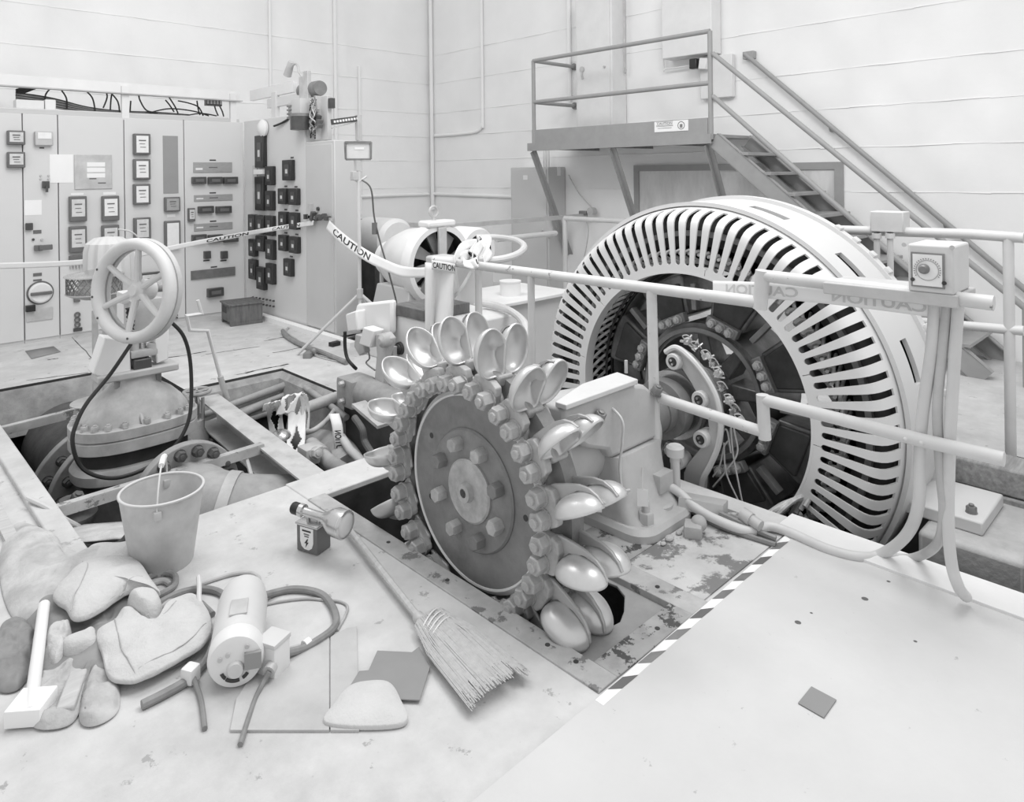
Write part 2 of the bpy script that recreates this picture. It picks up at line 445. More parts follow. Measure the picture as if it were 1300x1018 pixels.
for r, d in ((.292,-157), (.30,-2), (.30,150)): p = ax_pt(XD-.0015, r, d); b = MB(); b.cyl(p, p+V((.003,0,0)), .012, seg=16); b.build('balance_hole', m_dark, run)
for k in range(8):
    d = 20+45*k; p = ax_pt(XD-.012, .185, d); rr = random.random()
    b = MB(); b.hexn(p, -EX, .031, .045, 0, washer=False, rot=rr); b.build('hub_bolt', m_nut if k % 3 else m_steel, run)

NB = 17
def bucket_mesh():
    """local frame: x = across (shaft direction), y = out along the radius, z = the way the cups open; origin on the pitch circle"""
    b = MB(); A, B, D = .068, .090, .056
    for sx in (-1, 1):
        # each cup: half ellipsoid shell, outer wall towards the outside, splitter towards the middle
        def f(u, v, k=1.0, sx=sx):
            th = 2*PI*u; ph = v*PI/2
            x = A*k*math.cos(th)*math.cos(ph)**.8; y = B*k*math.sin(th)*math.cos(ph)**.8; z = -D*k*math.sin(ph)
            cx = sx*.066
            if x*sx < 0 and y < .02: x *= 1+1.2*min(1, (.02-y)/.05)
            x += cx
            # flatten onto the splitter plane
            if x*sx < 0.004: x = .004*sx*(.3+.7*abs(math.sin(th)))
            lift = .012*max(0, 1-abs(x)/.05)*math.cos(ph)**2
            if y > .05: y += .008*(y-.05)/.06
            return V((x, y, z+lift))
        b.grid(lambda u, v: f(u, v), 36, 9, True)
    return b
bk_me = bucket_mesh()
# shell thickness
bmesh.ops.remove_doubles(bk_me.bm, verts=bk_me.bm.verts, dist=.0005)
bmesh.ops.recalc_face_normals(bk_me.bm, faces=bk_me.bm.faces)
proto = bpy.data.meshes.new('bucket'); bk_me.bm.to_mesh(proto); bk_me.bm.free(); proto.materials.append(m_bucket)
for p in proto.polygons: p.use_smooth = True
def rib_bm():
    b = MB()
    for sx in (-1, 1):
        x = sx*.040
        outer = [(-.195,-.060),(-.155,-.088),(-.11,-.100),(-.05,-.094),(.01,-.084),(.055,-.066),(.083,-.040),(.097,-.012)]
        inner = [(-.195,.050),(-.160,.040),(-.124,.012),(-.100,-.022),(-.070,-.050),(0,-.066),(.050,-.056),(.080,-.034),(.094,-.010)]
        def samp(L, t):
            k = t*(len(L)-1); i = min(int(k), len(L)-2); f = k-i
            return (L[i][0]+(L[i+1][0]-L[i][0])*f, L[i][1]+(L[i+1][1]-L[i][1])*f)
        n, m = 42, 14
        for i in range(n):
            for j in range(m):
                t, v = (i+.5)/n, (j+.5)/m
                a, c = samp(outer, t), samp(inner, t); yy = a[0]+(c[0]-a[0])*v; zz = a[1]+(c[1]-a[1])*v
                if math.hypot(yy+.120, (zz+.040)) < .026: continue
                q = []
                for t, v in ((i/n,j/m),((i+1)/n,j/m),((i+1)/n,(j+1)/m),(i/n,(j+1)/m)):
                    a, c = samp(outer, t), samp(inner, t)
                    q.append(b.bm.verts.new((x, a[0]+(c[0]-a[0])*v, a[1]+(c[1]-a[1])*v)))
                b.face(q)
    bmesh.ops.remove_doubles(b.bm, verts=b.bm.verts, dist=.0004)
    return b
rb = rib_bm(); bmesh.ops.recalc_face_normals(rb.bm, faces=rb.bm.faces)
ribm = bpy.data.meshes.new('rib'); rb.bm.to_mesh(ribm); rb.bm.free(); ribm.materials.append(m_bucketb)
for p in ribm.polygons: p.use_smooth = True
def lug_bm():
    b = MB()
    for x0, x1 in ((-.075,-.040), (.040,.075)):
        poly = [(-.050,-.197),(-.066,-.188),(-.070,-.14),(-.062,-.110),(-.03,-.098),(.03,-.098),(.062,-.110),(.070,-.14),(.066,-.188),(.050,-.197)]
        b.prism(poly, (x0,0,0), EZ, EY, (x1-x0,0,0))
    b.box((0,-.105,.005), (.08,.05,.07), None, .01)
    return b
lb = lug_bm(); bmesh.ops.recalc_face_normals(lb.bm, faces=lb.bm.faces)
lugm = bpy.data.meshes.new('lug'); lb.bm.to_mesh(lugm); lb.bm.free(); lugm.materials.append(m_nut)
nb = MB(); nb.hexn((0,0,0), -EX, .035, .048, .35); bmesh.ops.recalc_face_normals(nb.bm, faces=nb.bm.faces)
nutm = bpy.data.meshes.new('nut'); nb.bm.to_mesh(nutm); nb.bm.free(); nutm.materials.append(m_nut)
PITCH_R = .597; XB0 = 1.905
for k in range(NB):
    deg = 96+360/NB*k; t = math.radians(deg)
    rad = V((0, -math.cos(t), math.sin(t)))
    tan = V((0, -math.sin(t), -math.cos(t)))       # the cups open clockwise
    mx = M.Translation(V((XB0, AY, AZ))+rad*PITCH_R) @ M((EX, rad, tan)).transposed().to_4x4() @ M.Rotation(math.radians(-12), 4, 'X')
    o = bpy.data.objects.new('bucket', proto); COL.objects.link(o); o.parent = run
    o.matrix_local = WM[run].inverted() @ mx
    md = o.modifiers.new('Solidify', 'SOLIDIFY'); md.thickness = .006; md.offset = 1
    for nm, me in (('rib', ribm), ('lug', lugm)):
        c = bpy.data.objects.new(nm, me); COL.objects.link(c); c.parent = o
        if nm == 'rib':
            md = c.modifiers.new('Solidify', 'SOLIDIFY'); md.thickness = .012; md.offset = 0
        else:
            c.matrix_local = M.Rotation(math.radians(12), 4, 'X')
            md = c.modifiers.new('Bevel', 'BEVEL'); md.width = .006; md.segments = 2; md.limit_method = 'ANGLE'
    for dz, dr in ((-.038,-.167), (.038,-.167)):
        c = bpy.data.objects.new('nut', nutm); COL.objects.link(c); c.parent = o
        c.matrix_local = M.Rotation(math.radians(12), 4, 'X') @ M.Translation((-.075, dr, dz)) @ M.Rotation(random.random()*PI, 4, 'X')
# ------------------------------------------------------------------ generator
XG = 3.44
gen = thing('generator', 'round generator with white slotted end shroud and dark open rotor inside', 'generator', (XG, AY, -1.2))
def shroud():
    b = MB(); N = 82; pitch = 360/N; w2 = .0160; Rin = .706; Rc = .764
    k0, k1 = -6, 48                     # slots from below the floor on the right round to the hidden left side
    phi0 = 79.0
    ks = list(range(-24, 31))
    prof = [(.80,0),(.88,0),(.955,0),(.985,.004),(1.008,.016),(1.024,.036),(1.036,.066),(1.046,.105),(1.050,.125)]
    band = [(1.056,.150),(1.064,.175),(1.070,.190)]
    vt = lambda R, a, x: b.bm.verts.new(ax_pt(XG+x, R, a))
    prev = None; joints = {0, -13, -19, 14, 21}
    for k in ks:
        ph = phi0+k*pitch
        lo, up = [], []
        m = 8
        for i in range(m+1):
            a = -PI/2+PI*i/m
            if k in joints and i == m//2:
                for s in (-1, 1):
                    yy = w2*.12*s; R = Rc-w2
                    up.append(vt(R, ph+math.degrees(yy/R), 0)); lo.append(vt(Rin, ph+math.degrees(yy/Rin), 0))
                continue
            R = Rc-w2*math.cos(a); tt = w2*math.sin(a)
            an = ph+math.degrees(tt/R)
            up.append(vt(R, an, 0)); lo.append(vt(Rin, an, 0))
        for i in range(len(up)-1):
            if k in joints and i == m//2: continue
            b.face((lo[i], lo[i+1], up[i+1], up[i]))
        L, R_ = [up[0]], [up[-1]]
        for R, x in prof:
            L.append(vt(R, ph-math.degrees(w2/R), x)); R_.append(vt(R, ph+math.degrees(w2/R), x))
        be = [(vt(R, ph-math.degrees(w2/R), x), vt(R, ph+math.degrees(w2/R), x)) for R, x in band]
        b.face((L[-1], R_[-1], be[0][1], be[0][0]))
        for p, q in zip(be, be[1:]): b.face((p[0], p[1], q[1], q[0]))
        if prev:
            pl, pu, pR, pb = prev
            b.face((pl, lo[0], up[0], pu))
            for i in range(len(L)-1): b.face((pR[i], L[i], L[i+1], pR[i+1]))
            b.face((pR[-1], L[-1], be[0][0], pb[0]))
            for i in range(len(be)-1): b.face((pb[i], be[i][0], be[i+1][0], pb[i+1]))
        else:
            f0 = (lo[0], up[0], L, be)
        prev = (lo[-1], up[-1], R_, [q[1] for q in be])
    # closing bars at both cut ends
    for sgn, (l, u, S, e), ph in ((1, (prev[0], prev[1], prev[2], prev[3]), phi0+ks[-1]*pitch), (-1, (f0[0], f0[1], f0[2], [q[0] for q in f0[3]]), phi0+ks[0]*pitch)):
        a = ph+sgn*pitch*.6
        l2, u2 = vt(Rin, a, 0), vt(Rc-.003, a, 0); S2 = [u2]+[vt(R, a, x) for R, x in prof]; e2 = [vt(R, a, x) for R, x in band]
        b.face((l, l2, u2, u))
        for i in range(len(S)-1): b.face((S[i], S2[i], S2[i+1], S[i+1]))
        b.face((S[-1], S2[-1], e2[0], e[0]))
        for i in range(2): b.face((e[i], e2[i], e2[i+1], e[i+1]))
    o = b.build('end_shroud', m_gen, gen, 50)
    md = o.modifiers.new('Solidify', 'SOLIDIFY'); md.thickness = .010; md.offset = 0
    md = o.modifiers.new('EdgeSplit', 'EDGE_SPLIT'); md.split_angle = math.radians(40)
shroud()
# inner lip of the shroud opening
b = MB(); b.ring((XG-.006,AY,AZ), EX, .700, .712, .075, 160); b.build('shroud_lip', m_gen, gen)
# stator frame drum with its long ventilation slots
def drum():
    b = MB(); R = 1.082; st = [.150,.178,.245,.30,.385,.60,.66]
    n = 288; da = 360/n
    V_ = [[b.bm.verts.new(ax_pt(XG+x, R, i*da)) for x in st] for i in range(n)]
    for i in range(n):
        a = (i+.5)*da
        rel = (a-18.2) % 27.0
        cut = rel < 5.4 or rel > 21.6
        for j in range(len(st)-1):
            if cut and j == 3: continue
            if (rel < 4.2 or rel > 22.8) and j == 2: pass
            b.face((V_[i][j], V_[(i+1)%n][j], V_[(i+1)%n][j+1], V_[i][j+1]))
    o = b.build('frame_drum', m_gend, gen); md = o.modifiers.new('Solidify', 'SOLIDIFY'); md.thickness = .022; md.offset = 0
    md = o.modifiers.new('EdgeSplit', 'EDGE_SPLIT'); md.split_angle = math.radians(40)
drum()
b = MB(); b.lathe([(1.06,.60),(1.115,.60),(1.115,.66),(1.06,.66)], (XG,AY,AZ), EX, 144, True); b.build('end_flange', m_gend, gen)
for k in range(12):
    p = ax_pt(XG+.60, 1.10, -4+k*5.6); q = ax_pt(XG+.67, 1.10, -4+k*5.6)
    d = (p-V((p.x,AY,AZ))).normalized()
    b = MB(); b.box((p+q)/2+d*.012, (.05,.036,.036), M((EX, EX.cross(d), d)).transposed(), .004); b.build('flange_lug', m_gend, gen)
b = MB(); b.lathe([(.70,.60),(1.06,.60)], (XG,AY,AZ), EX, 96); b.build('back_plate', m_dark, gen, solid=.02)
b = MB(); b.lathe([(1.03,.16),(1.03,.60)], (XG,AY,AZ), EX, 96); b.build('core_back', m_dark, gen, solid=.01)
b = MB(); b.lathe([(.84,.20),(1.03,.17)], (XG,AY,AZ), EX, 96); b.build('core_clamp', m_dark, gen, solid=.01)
b = MB(); b.lathe([(.715,.30),(.715,.62)], (XG,AY,AZ), EX, 96); b.build('core_bore', m_rotor, gen, solid=.01)
b = MB(); b.lathe([(.90,.185),(.93,.185),(.93,.14),(.90,.14)], (XG,AY,AZ), EX, 96, True); b.build('phase_ring', m_steel, gen)
# coil ends: a basket of slanting taped bars, pale nose, darker stem
b = MB(); nz = MB()
NC = 84
for k in range(NC):
    a = 360/NC*k
    b.tube([ax_pt(XG+.30,.735,a-3.2), ax_pt(XG+.20,.742,a), ax_pt(XG+.11,.762,a+4.5), ax_pt(XG+.055,.785,a+5.6)], .0095, 6, n=3)
    b.tube([ax_pt(XG+.30,.775,a+3.2), ax_pt(XG+.20,.785,a), ax_pt(XG+.11,.80,a-3.5), ax_pt(XG+.060,.806,a-4.6)], .0095, 6, n=3)
    nz.tube([ax_pt(XG+.058,.782,a+5.5), ax_pt(XG+.040,.795,a+5.7), ax_pt(XG+.060,.812,a+5.9), ax_pt(XG+.09,.822,a+5.0)], .011, 6, n=3)
b.build('coil_basket', m_copper, gen); nz.build('coil_nose', m_plate, gen)
b = MB()
for rr, xx in ((.728,.235),(.728,.29)):
    b.lathe([(rr-.008+.008*math.cos(2*PI*i/8), xx+.008*math.sin(2*PI*i/8)) for i in range(8)], (XG,AY,AZ), EX, 96, True)
b.build('binding_ring', m_dark, gen)
# rotor: salient poles, clamps, rim, spokes, hub, shaft
rot = thing('rotor', 'dark oily rotor with bolted pole pieces on the turbine shaft', 'rotor', (XG, AY, AZ))
for k in range(8):
    a = 160-45*k
    def P(x, r, da): return ax_pt(XG+x, r, a+da)
    mid = lambda r: math.degrees(1/r)
    b = MB()
    def blockpoly(x0, x1, pts, mb):
        A = [mb.bm.verts.new(ax_pt(XG+x0, math.hypot(r, t), a+math.degrees(math.atan2(t, r)))) for r, t in pts]
        B = [mb.bm.verts.new(ax_pt(XG+x1, math.hypot(r, t), a+math.degrees(math.atan2(t, r)))) for r, t in pts]
        mb.face(A[::-1]); mb.face(B); n = len(A)
        for i in range(n): mb.face((A[i], A[(i+1)%n], B[(i+1)%n], B[i]))
    blockpoly(.20, .62, [(.43,-.105),(.63,-.155),(.655,-.15),(.668,-.08),(.672,0),(.668,.08),(.655,.15),(.63,.155),(.43,.105)], b)
    b.build('pole', m_rotor, rot, bevel=.012)
    b = MB(); blockpoly(.185, .215, [(.445,-.085),(.60,-.125),(.615,-.12),(.615,.12),(.60,.125),(.445,.085)], b); b.build('pole_coil', m_dark, rot, bevel=.008)
    b = MB(); blockpoly(.150, .20, [(.392,-.095),(.45,-.10),(.45,.10),(.392,.095)], b); b.build('pole_clamp', m_steel, rot, bevel=.006)
    for t in (-.055, .0, .055):
        p = ax_pt(XG+.150, math.hypot(.421,t), a+math.degrees(math.atan2(t,.421)))
        b = MB(); b.hexn(p, -EX, .024, .028, .3, rot=random.random()); b.build('clamp_bolt', m_nut, rot)
    # V block between poles
    a2 = a-22.5
    p, q = ax_pt(XG+.17,.50,a2), ax_pt(XG+.17,.60,a2)
    d = (q-p).normalized()
    b = MB(); b.box((p+q)/2, (.05,.03,.15), M((EX, EX.cross(d), d)).transposed(), .004)
    b.build('wedge_block', m_steel, rot)
b = MB(); b.lathe([(.330,.19),(.395,.19),(.395,.60),(.330,.60)], (XG,AY,AZ), EX, 72, True); b.build('rim', m_rotor, rot)
b = MB(); b.lathe([(.345,.165),(.37,.165),(.37,.2),(.345,.2)], (XG,AY,AZ), EX, 72, True); b.build('rim_ring', m_steel, rot)
for k in range(8):
    a = 140-45*k
    b = MB()
    p0, p1 = ax_pt(XG+.36,.13,a), ax_pt(XG+.30,.335,a)
    d = (p1-p0).normalized(); s = EX.cross(d)
    b.loft([[p0+s*.05-EX*.09, p0-s*.05-EX*.09, p0-s*.05+EX*.09, p0+s*.05+EX*.09], [p1+s*.032-EX*.06, p1-s*.032-EX*.06, p1-s*.032+EX*.06, p1+s*.032+EX*.06]])
    b.build('spoke', m_rotor, rot, bevel=.01)
b = MB(); b.lathe([(.0,.14),(.10,.14),(.15,.19),(.15,.55),(0,.55)], (XG,AY,AZ), EX, 40); b.build('hub', m_rotor, rot)
b = MB(); b.lathe([(0,-.56),(.105,-.56),(.105,-.30),(.112,-.30),(.112,-.24),(.155,-.24),(.155,-.16),(.12,-.16),(.12,.2),(0,.2)], (XG,AY,AZ), EX, 40); b.build('shaft', m_steel, rot)
b = MB(); b.lathe([(.12,-.12),(.185,-.12),(.185,-.075),(.14,-.075),(.14,-.045),(.185,-.045),(.185,0),(.12,0)], (XG,AY,AZ), EX, 48, True); b.build('slip_ring', m_nickel, rot)
# floor-level base of the generator and bottom cover
b = MB(); b.bb((XG+.12,.62,-1.3),(XG+.85,1.02,-.04)); b.build('foot', m_conc, gen, bevel=.02)
b = MB(); b.bb((XG+.26,.80,-.04),(XG+.66,1.16,.02)); b.build('foot_plate', m_gend, gen, bevel=.008)
b = MB(); b.hexn((XG+.34,.86,.02), EZ, .022, .03); b.build('foot_bolt', m_steel, gen)
# brush yoke: curved grey arm with four bosses in front of the rotor
XY = 3.28
yk = thing('brush_yoke', 'curved grey brush arm with four round bosses in front of the rotor', 'brush arm', onx(875,640,XY))
bos = [(858,458),(891,506),(893,556),(863,584)]
outer = [(845,447),(858,441),(874,452),(893,474),(909,503),(915,535),(912,565),(902,590),(893,607),(890,640)]
inner = [(866,640),(868,612),(868,600),(872,590),(885,574),(897,560),(900,545),(897,520),(888,506),(878,487),(866,468),(852,466)]
pl = [onx(*p, XY) for p in outer+inner]
b = MB(); b.prism([(p.y, p.z) for p in pl], (XY,0,0), EY, EZ, (.05,0,0)); b.build('arm', m_steel_l, yk, bevel=.004)
b = MB(); b.tube([onx(*p, XY-.012) for p in outer[:9]+[(890,622),(889,640)]], .015, 8); b.build('arm_rim', m_railw2, yk)
for p in bos:
    c = onx(*p, XY)
    b = MB(); b.lathe([(0,-.03),(.026,-.03),(.026,-.034),(.040,-.034),(.044,-.026),(.044,.05),(0,.05)], c, EX, 28); o = b.build('boss', m_railw2, yk)
    b = MB(); b.cyl(c-EX*.032, c-EX*.0335, .024, seg=20)
    d = b.build('boss_recess', m_dark, o)
    for s in (-1, 1):
        b = MB(); b.cyl(c+V((-.045,.004*s,.010*s)), c+V((-.03,.004*s,.010*s)), .007, seg=10); b.build('stud', m_nickel, o)
hold = [(873,433,18),(884,441,14),(897,452,22),(906,462,18),(912,474,16),(917,492,20),(926,508,22),(933,520,18),(939,533,14)]
for i, (px, py, s) in enumerate(hold):
    c = onx(px, py, 3.30+.01*(i%2)); q = M.Rotation(.5*i, 3, 'X')
    b = MB(); b.box(c, (.04,.028,.034), q, .003); b.box(c+q@V((-.02,.02,.0)), (.015,.022,.010), q); b.cyl(c+q@V((-.03,-.012,0)), c+q@V((.02,-.012,.03)), .005, seg=8)
    h_ = b.build('brush_holder', m_nickel if i % 2 else m_steel_l, yk)
    b = MB(); b.tube([c+V((-.02,0,.01)), c+V((-.03,.012,.03)), c+V((-.02,-.015,.035)), c+V((0,-.03,.0))], .003, 6); b.build('pigtail', m_zinc, h_)
for pts in ([(905,585),(912,560),(922,545),(928,575)], [(919,562),(922,600),(937,635),(948,662)], [(927,520),(930,570),(937,610),(947,660)], [(905,605),(914,590),(919,568),(924,560)], [(926,500),(932,545),(936,575),(920,600),(905,618)]):
    b = MB(); b.tube([onx(*p, 3.31) for p in pts], .0045, 6); b.build('brush_wire', m_zinc, yk)
# coil leads and tied cables at the bottom right of the opening
cb = thing('coil_leads', 'bundle of tied grey coil leads below the rotor opening', 'cable bundle', onz(985,655,-.02))
for i in range(12):
    y0 = 668-i*1.0
    p = [onx(900+i*6, 676-i*.6, 3.30), onx(940+i*4, 668-i*1.4, 3.34), onx(975+i*3, 654-i*1.8, 3.40), onx(1003+i*2, 640-i*1.2+random.uniform(-3,3), 3.47)]
    b = MB(); b.tube([q+V((0,0,random.uniform(-.012,.012))) for q in p], .012, 7); b.build('lead', m_copper if i % 3 else m_hose, cb)
for i in range(4):
    b = MB(); p = onx(1004+i*6, 655-i*4, 3.42); q = onx(1016+i*5, 632-i*1.5, 3.46); b.tube([p, q], .013, 8, False); b.build('terminal_lug', m_plate, cb)
# ------------------------------------------------------------------ bearing pedestal between runner and generator
ped = thing('bearing_pedestal', 'pale painted bearing pedestal with flat lid between the wheel and generator', 'bearing', (2.70, AY, 0))
def rrect(cx, cy, hx, hy, r, z, n=6):
    P = []
    for sx, sy, a0 in ((1,1,0),(-1,1,90),(-1,-1,180),(1,-1,270)):
        for i in range(n+1):
            a = math.radians(a0+90*i/n); P.append(V((cx+sx*(hx-r)+r*math.cos(a), cy+sy*(hy-r)+r*math.sin(a), z)))
    return P
b = MB()
cx_ = 2.70
b.loft([rrect(cx_,AY,.215,.40,.10,0), rrect(cx_,AY,.215,.40,.10,.035), rrect(cx_,AY,.20,.385,.10,.055)])
b.build('base_flange', m_steel_l, ped)
b = MB()
b.loft([rrect(cx_,AY,.185,.345,.07,.05), rrect(cx_,AY,.185,.300,.07,.10), rrect(cx_,AY,.18,.262,.06,.20), rrect(cx_,AY,.18,.235,.05,.325)])
b.build('lower_housing', m_steel_l, ped)
b = MB()
b.prism([(2.19,.625),(2.66,.625),(2.77,.595),(2.86,.53),(2.895,.44),(2.895,.328),(2.50,.328),(2.48,.37),(2.34,.42),(2.22,.50),(2.19,.55)], (0,1.925,0), EX, EZ, (0,.125,0))
b.prism([(2.22,.50),(2.60,.52),(2.78,.50),(2.895,.42),(2.895,.328),(2.50,.328),(2.34,.42)], (0,2.04,0), EX, EZ, (0,.31,0))
b.build('upper_housing', m_steel_l, ped, bevel=.018)
b = MB(); b.prism([(2.18,1.905),(2.68,1.905),(2.71,2.045),(2.45,2.045),(2.18,1.965)], (0,0,.625), EX, EY, (0,0,.023)); b.build('lid', m_railw2, ped, bevel=.004)
b = MB(); b.lathe([(.13,0),(.19,0),(.20,.03),(.17,.05),(.13,.05)], (2.89,AY,AZ), EX, 40, True); b.build('bearing_collar', m_steel_l, ped)
b = MB(); b.lathe([(.10,0),(.15,0),(.165,.10),(.165,.30),(.10,.30)], (2.22,AY,AZ), EX, 40, True); b.build('bearing_nose', m_steel_l, ped)
for px, py, z in ((820,665,.045),(2,2,2)):
    if z > 1: continue
    b = MB(); b.hexn(onz(px,py,.05), EZ, .036, .055, 1.2); b.build('anchor_nut', m_steel_l, ped)
for q in ((2.40,1.915,.53),(2.83,1.915,.545)):
    b = MB(); b.hexn(q, V((0,-.5,1)), .026, .04, .3); b.build('housing_bolt', m_steel, ped)
b = MB(); p = onx(760,545,2.53); b.hexn(p, -EX, .02, .03, 0, washer=False); b.build('plug', m_zinc, ped)
b = MB(); c = V((2.80,1.885,.16)); b.box(c, (.11,.10,.085), None, .008); b.build('oil_box', m_steel_l, ped)
b = MB(); c = V((2.80,1.855,.16)); b.cyl(c+V((.10,.0,-.06)), c+V((.10,0,.09)), .022); b.lathe([(0,.09),(.04,.09),(.042,.13),(.03,.14),(0,.14)], c+V((.10,0,0)), EZ, 20); b.build('oil_cup', m_railw2, ped)
b = MB(); b.tube([onx(755,500,2.515), onx(788,530,2.515), onx(790,560,2.515), onx(787,590,2.515), onx(790,620,2.515), onx(800,622,2.54)], .006, 8); b.build('oil_pipe', m_railw2, ped)
b = MB(); b.tube([onx(738,575,2.5), onx(750,610,2.49), onx(770,632,2.48)], .006, 8); b.build('oil_pipe', m_railw2, ped)
b = MB(); p = ony(795,478,2.02); p.z = .65; b.cyl(p-V((0,0,.01)), p+V((0,0,.05)), .008); b.build('vent_stub', m_zinc, ped)
# small paper tags
for px, py, x, w_, h_, lab in ((757,640,2.45,.048,.070,'blank white paper tag hanging beside the second lowest front bucket'), (816,632,2.56,.046,.075,'blank white paper tag wired to the pedestal above its anchor nut')):
    c = onx(px, py, x); d = (c-CAM); d.z = 0; d.normalize(); r_ = V((d.y, -d.x, 0))
    b = MB(); b.prism([(-w_/2,-h_/2),(w_/2,-h_/2),(w_/2,h_/2),(-w_/2,h_/2)], c, r_, EZ, d*.001)
    t = b.build('paper_tag', m_paper); tag(t, lab, 'tag')
    b = MB(); b.tube([c+EZ*h_/2, c+EZ*(h_/2+.03)+d*.05, c+EZ*(h_/2+.035)+d*.16], .0015, 6); b.build('tag_wire', m_zinc, t)

# ------------------------------------------------------------------ handrail in front of the generator
XR = 2.86
hr = thing('handrail', 'pale chipped pipe handrail running past the turbine to the dial box', 'handrail', (XR, 1.93, .05))
def hp(px, py): return onx(px, py, XR)
tj = hp(966, 384); tj2 = hp(970, 350)
e_ = onx(1160, 371, XR)
b = MB(); b.tube([hp(551,330), tj], .027, 12, False); b.build('top_rail', m_railw, hr)
b = MB(); b.tube([tj+V((0,.005,-.027)), tj2+V((0,.005,.022))], .030, 12, False); b.build('rail_jog', m_railw2, hr)
b = MB(); b.tube([tj2, hp(1070,362), hp(1262,385)], .026, 12, False); b.build('top_rail', m_railw, hr)
b = MB(); b.tube([hp(827,366), hp(834,640)], .025, 14, False); b.build('post', m_railw, hr)
b = MB(); b.lathe([(0,0),(.070,0),(.070,.014),(.062,.02),(.034,.022),(.034,.03),(0,.03)], onz(835,641,.055), EZ, 28); o = b.build('post_flange', m_steel_l, hr)
b = MB(); b.tube([hp(674,348), hp(676,500)], .021, 12, False); b.build('post', m_railw2, hr)
ml = hp(838,505); mj = hp(971,549); mj2 = hp(968,507)
b = MB(); b.tube([ml, mj], .024, 12, False); b.build('mid_rail', m_railw, hr)
b = MB(); b.tube([mj+V((0,0,-.028)), mj2+V((0,0,.02))], .026, 12, False); b.build('rail_jog', m_railw2, hr)
b = MB(); b.tube([mj2, hp(1175,560), hp(1275,583)], .025, 12, False); b.build('mid_rail', m_railw2, hr)
for px, py in ((1150,557),(1170,562)):
    b = MB(); b.sphere(hp(px,py)+V((-.022,-.006,.006)), .009); b.build('rivet', m_railw2, hr)
# ------------------------------------------------------------------ dial control box on the rail, and its conduits
XB = 2.82
c0, c1, c2 = onx(1152,308,XB), onx(1212,372,XB), onx(1150,373,XB)
bxw = c0.y-onx(1211,313,XB).y; z1 = onx(1152,309,XB).z; z0 = onx(1152,369,XB).z
yL = c0.y; yR = yL-bxw
cbx = thing('control_box', 'grey metal control box with a round dial fixed on the rail', 'control box', (XB+.1, (yL+yR)/2, z0))
b = MB(); b.bb((XB,yR,z0),(XB+.20,yL,z1)); b.build('case', m_railw2, cbx, bevel=.008)
b = MB(); b.bb((XB+.0,yR-.01,z0-.045),(XB+.24,yL+.30,z0)); b.build('bracket', m_steel_l, cbx, bevel=.004)
ym, zm = (yL+yR)/2+.008, (z0+z1)/2-.005; hw, hh = (yL-yR)*.36, (z1-z0)*.36
b = MB(); b.bb((XB-.006,ym-hw,zm-hh),(XB+.01,ym+hw,zm+hh)); fo = b.build('face_frame', m_steel, cbx)
b = MB(); b.bb((XB-.008,ym-hw+.006,zm-hh+.006),(XB,ym+hw-.006,zm+hh-.006)); b.build('face_plate', m_dialw, fo)
b = MB(); b.ring((XB-.0095,ym,zm), EX, .034, .0365, .003, 40); b.build('scale_ring', m_plate, fo)
b = MB()
for k in range(22):
    a = math.radians(-30+k*11.4); p = V((XB-.0095, ym-.039*math.cos(a), zm+.039*math.sin(a))); q = V((XB-.0095, ym-.043*math.cos(a), zm+.043*math.sin(a)))
    b.bar(p, q, .0015, .002, EX)
b.build('scale_marks', m_ink, fo)
b = MB(); b.lathe([(0,-.026),(.011,-.026),(.016,-.020),(.018,-.009),(.019,-.007),(0,-.007)][::-1], (XB,ym+.010,zm+.004), EX, 28); b.build('knob', m_steel, cbx)
for dy, dz in ((-.052,-.04),(.046,-.036)):
    b = MB(); b.cyl((XB-.012,ym+dy,zm+dz),(XB-.006,ym+dy,zm+dz), .007, seg=12); b.build('face_screw', m_dark, cbx)
for dy, dz in ((-.075,.085),(.075,.085)):
    b = MB(); b.cyl((XB-.003,ym+dy,zm+dz),(XB+.0,ym+dy,zm+dz), .008, seg=12); b.build('case_screw', m_zinc, cbx)
# three conduits hang down from the box
def conduit(pts, r, lab, m=m_railw2):
    b = MB(); b.tube(pts, r, 12, n=8); return tag(b.build('conduit', m), lab, 'conduit')
X1 = 2.90
conduit([onx(1187,376,X1), onx(1183,440,X1), onx(1172,520,X1), onx(1168,570,X1), onx(1166,640,X1), onx(1150,680,3.02), onz(1118,704,.02), onz(1090,707,.02), onz(1050,697,.02), onz(1003,676,.025), onz(975,668,.03), onz(950,674,.03), onz(915,662,.04), onz(885,646,.06), onz(862,625,.10), onz(843,614,.14)], .021, 'pale thick conduit sweeping from the dial box across the floor to the pedestal')
conduit([onx(1203,377,X1), onx(1196,450,X1), onx(1190,520,X1), onx(1194,600,X1), onx(1198,650,X1), onx(1190,690,2.98), onz(1160,708,.02), onz(1120,706,.02)], .017, 'thinner grey conduit curving down behind the thick one to the floor', m_steel_l)
conduit([onx(1217,378,X1), onx(1211,470,X1), onx(1206,560,X1), onx(1204,660,X1), onx(1208,715,X1), onx(1217,745,X1), onx(1226,757,2.98)], .020, 'pale straight conduit dropping at the right end of the dial box')
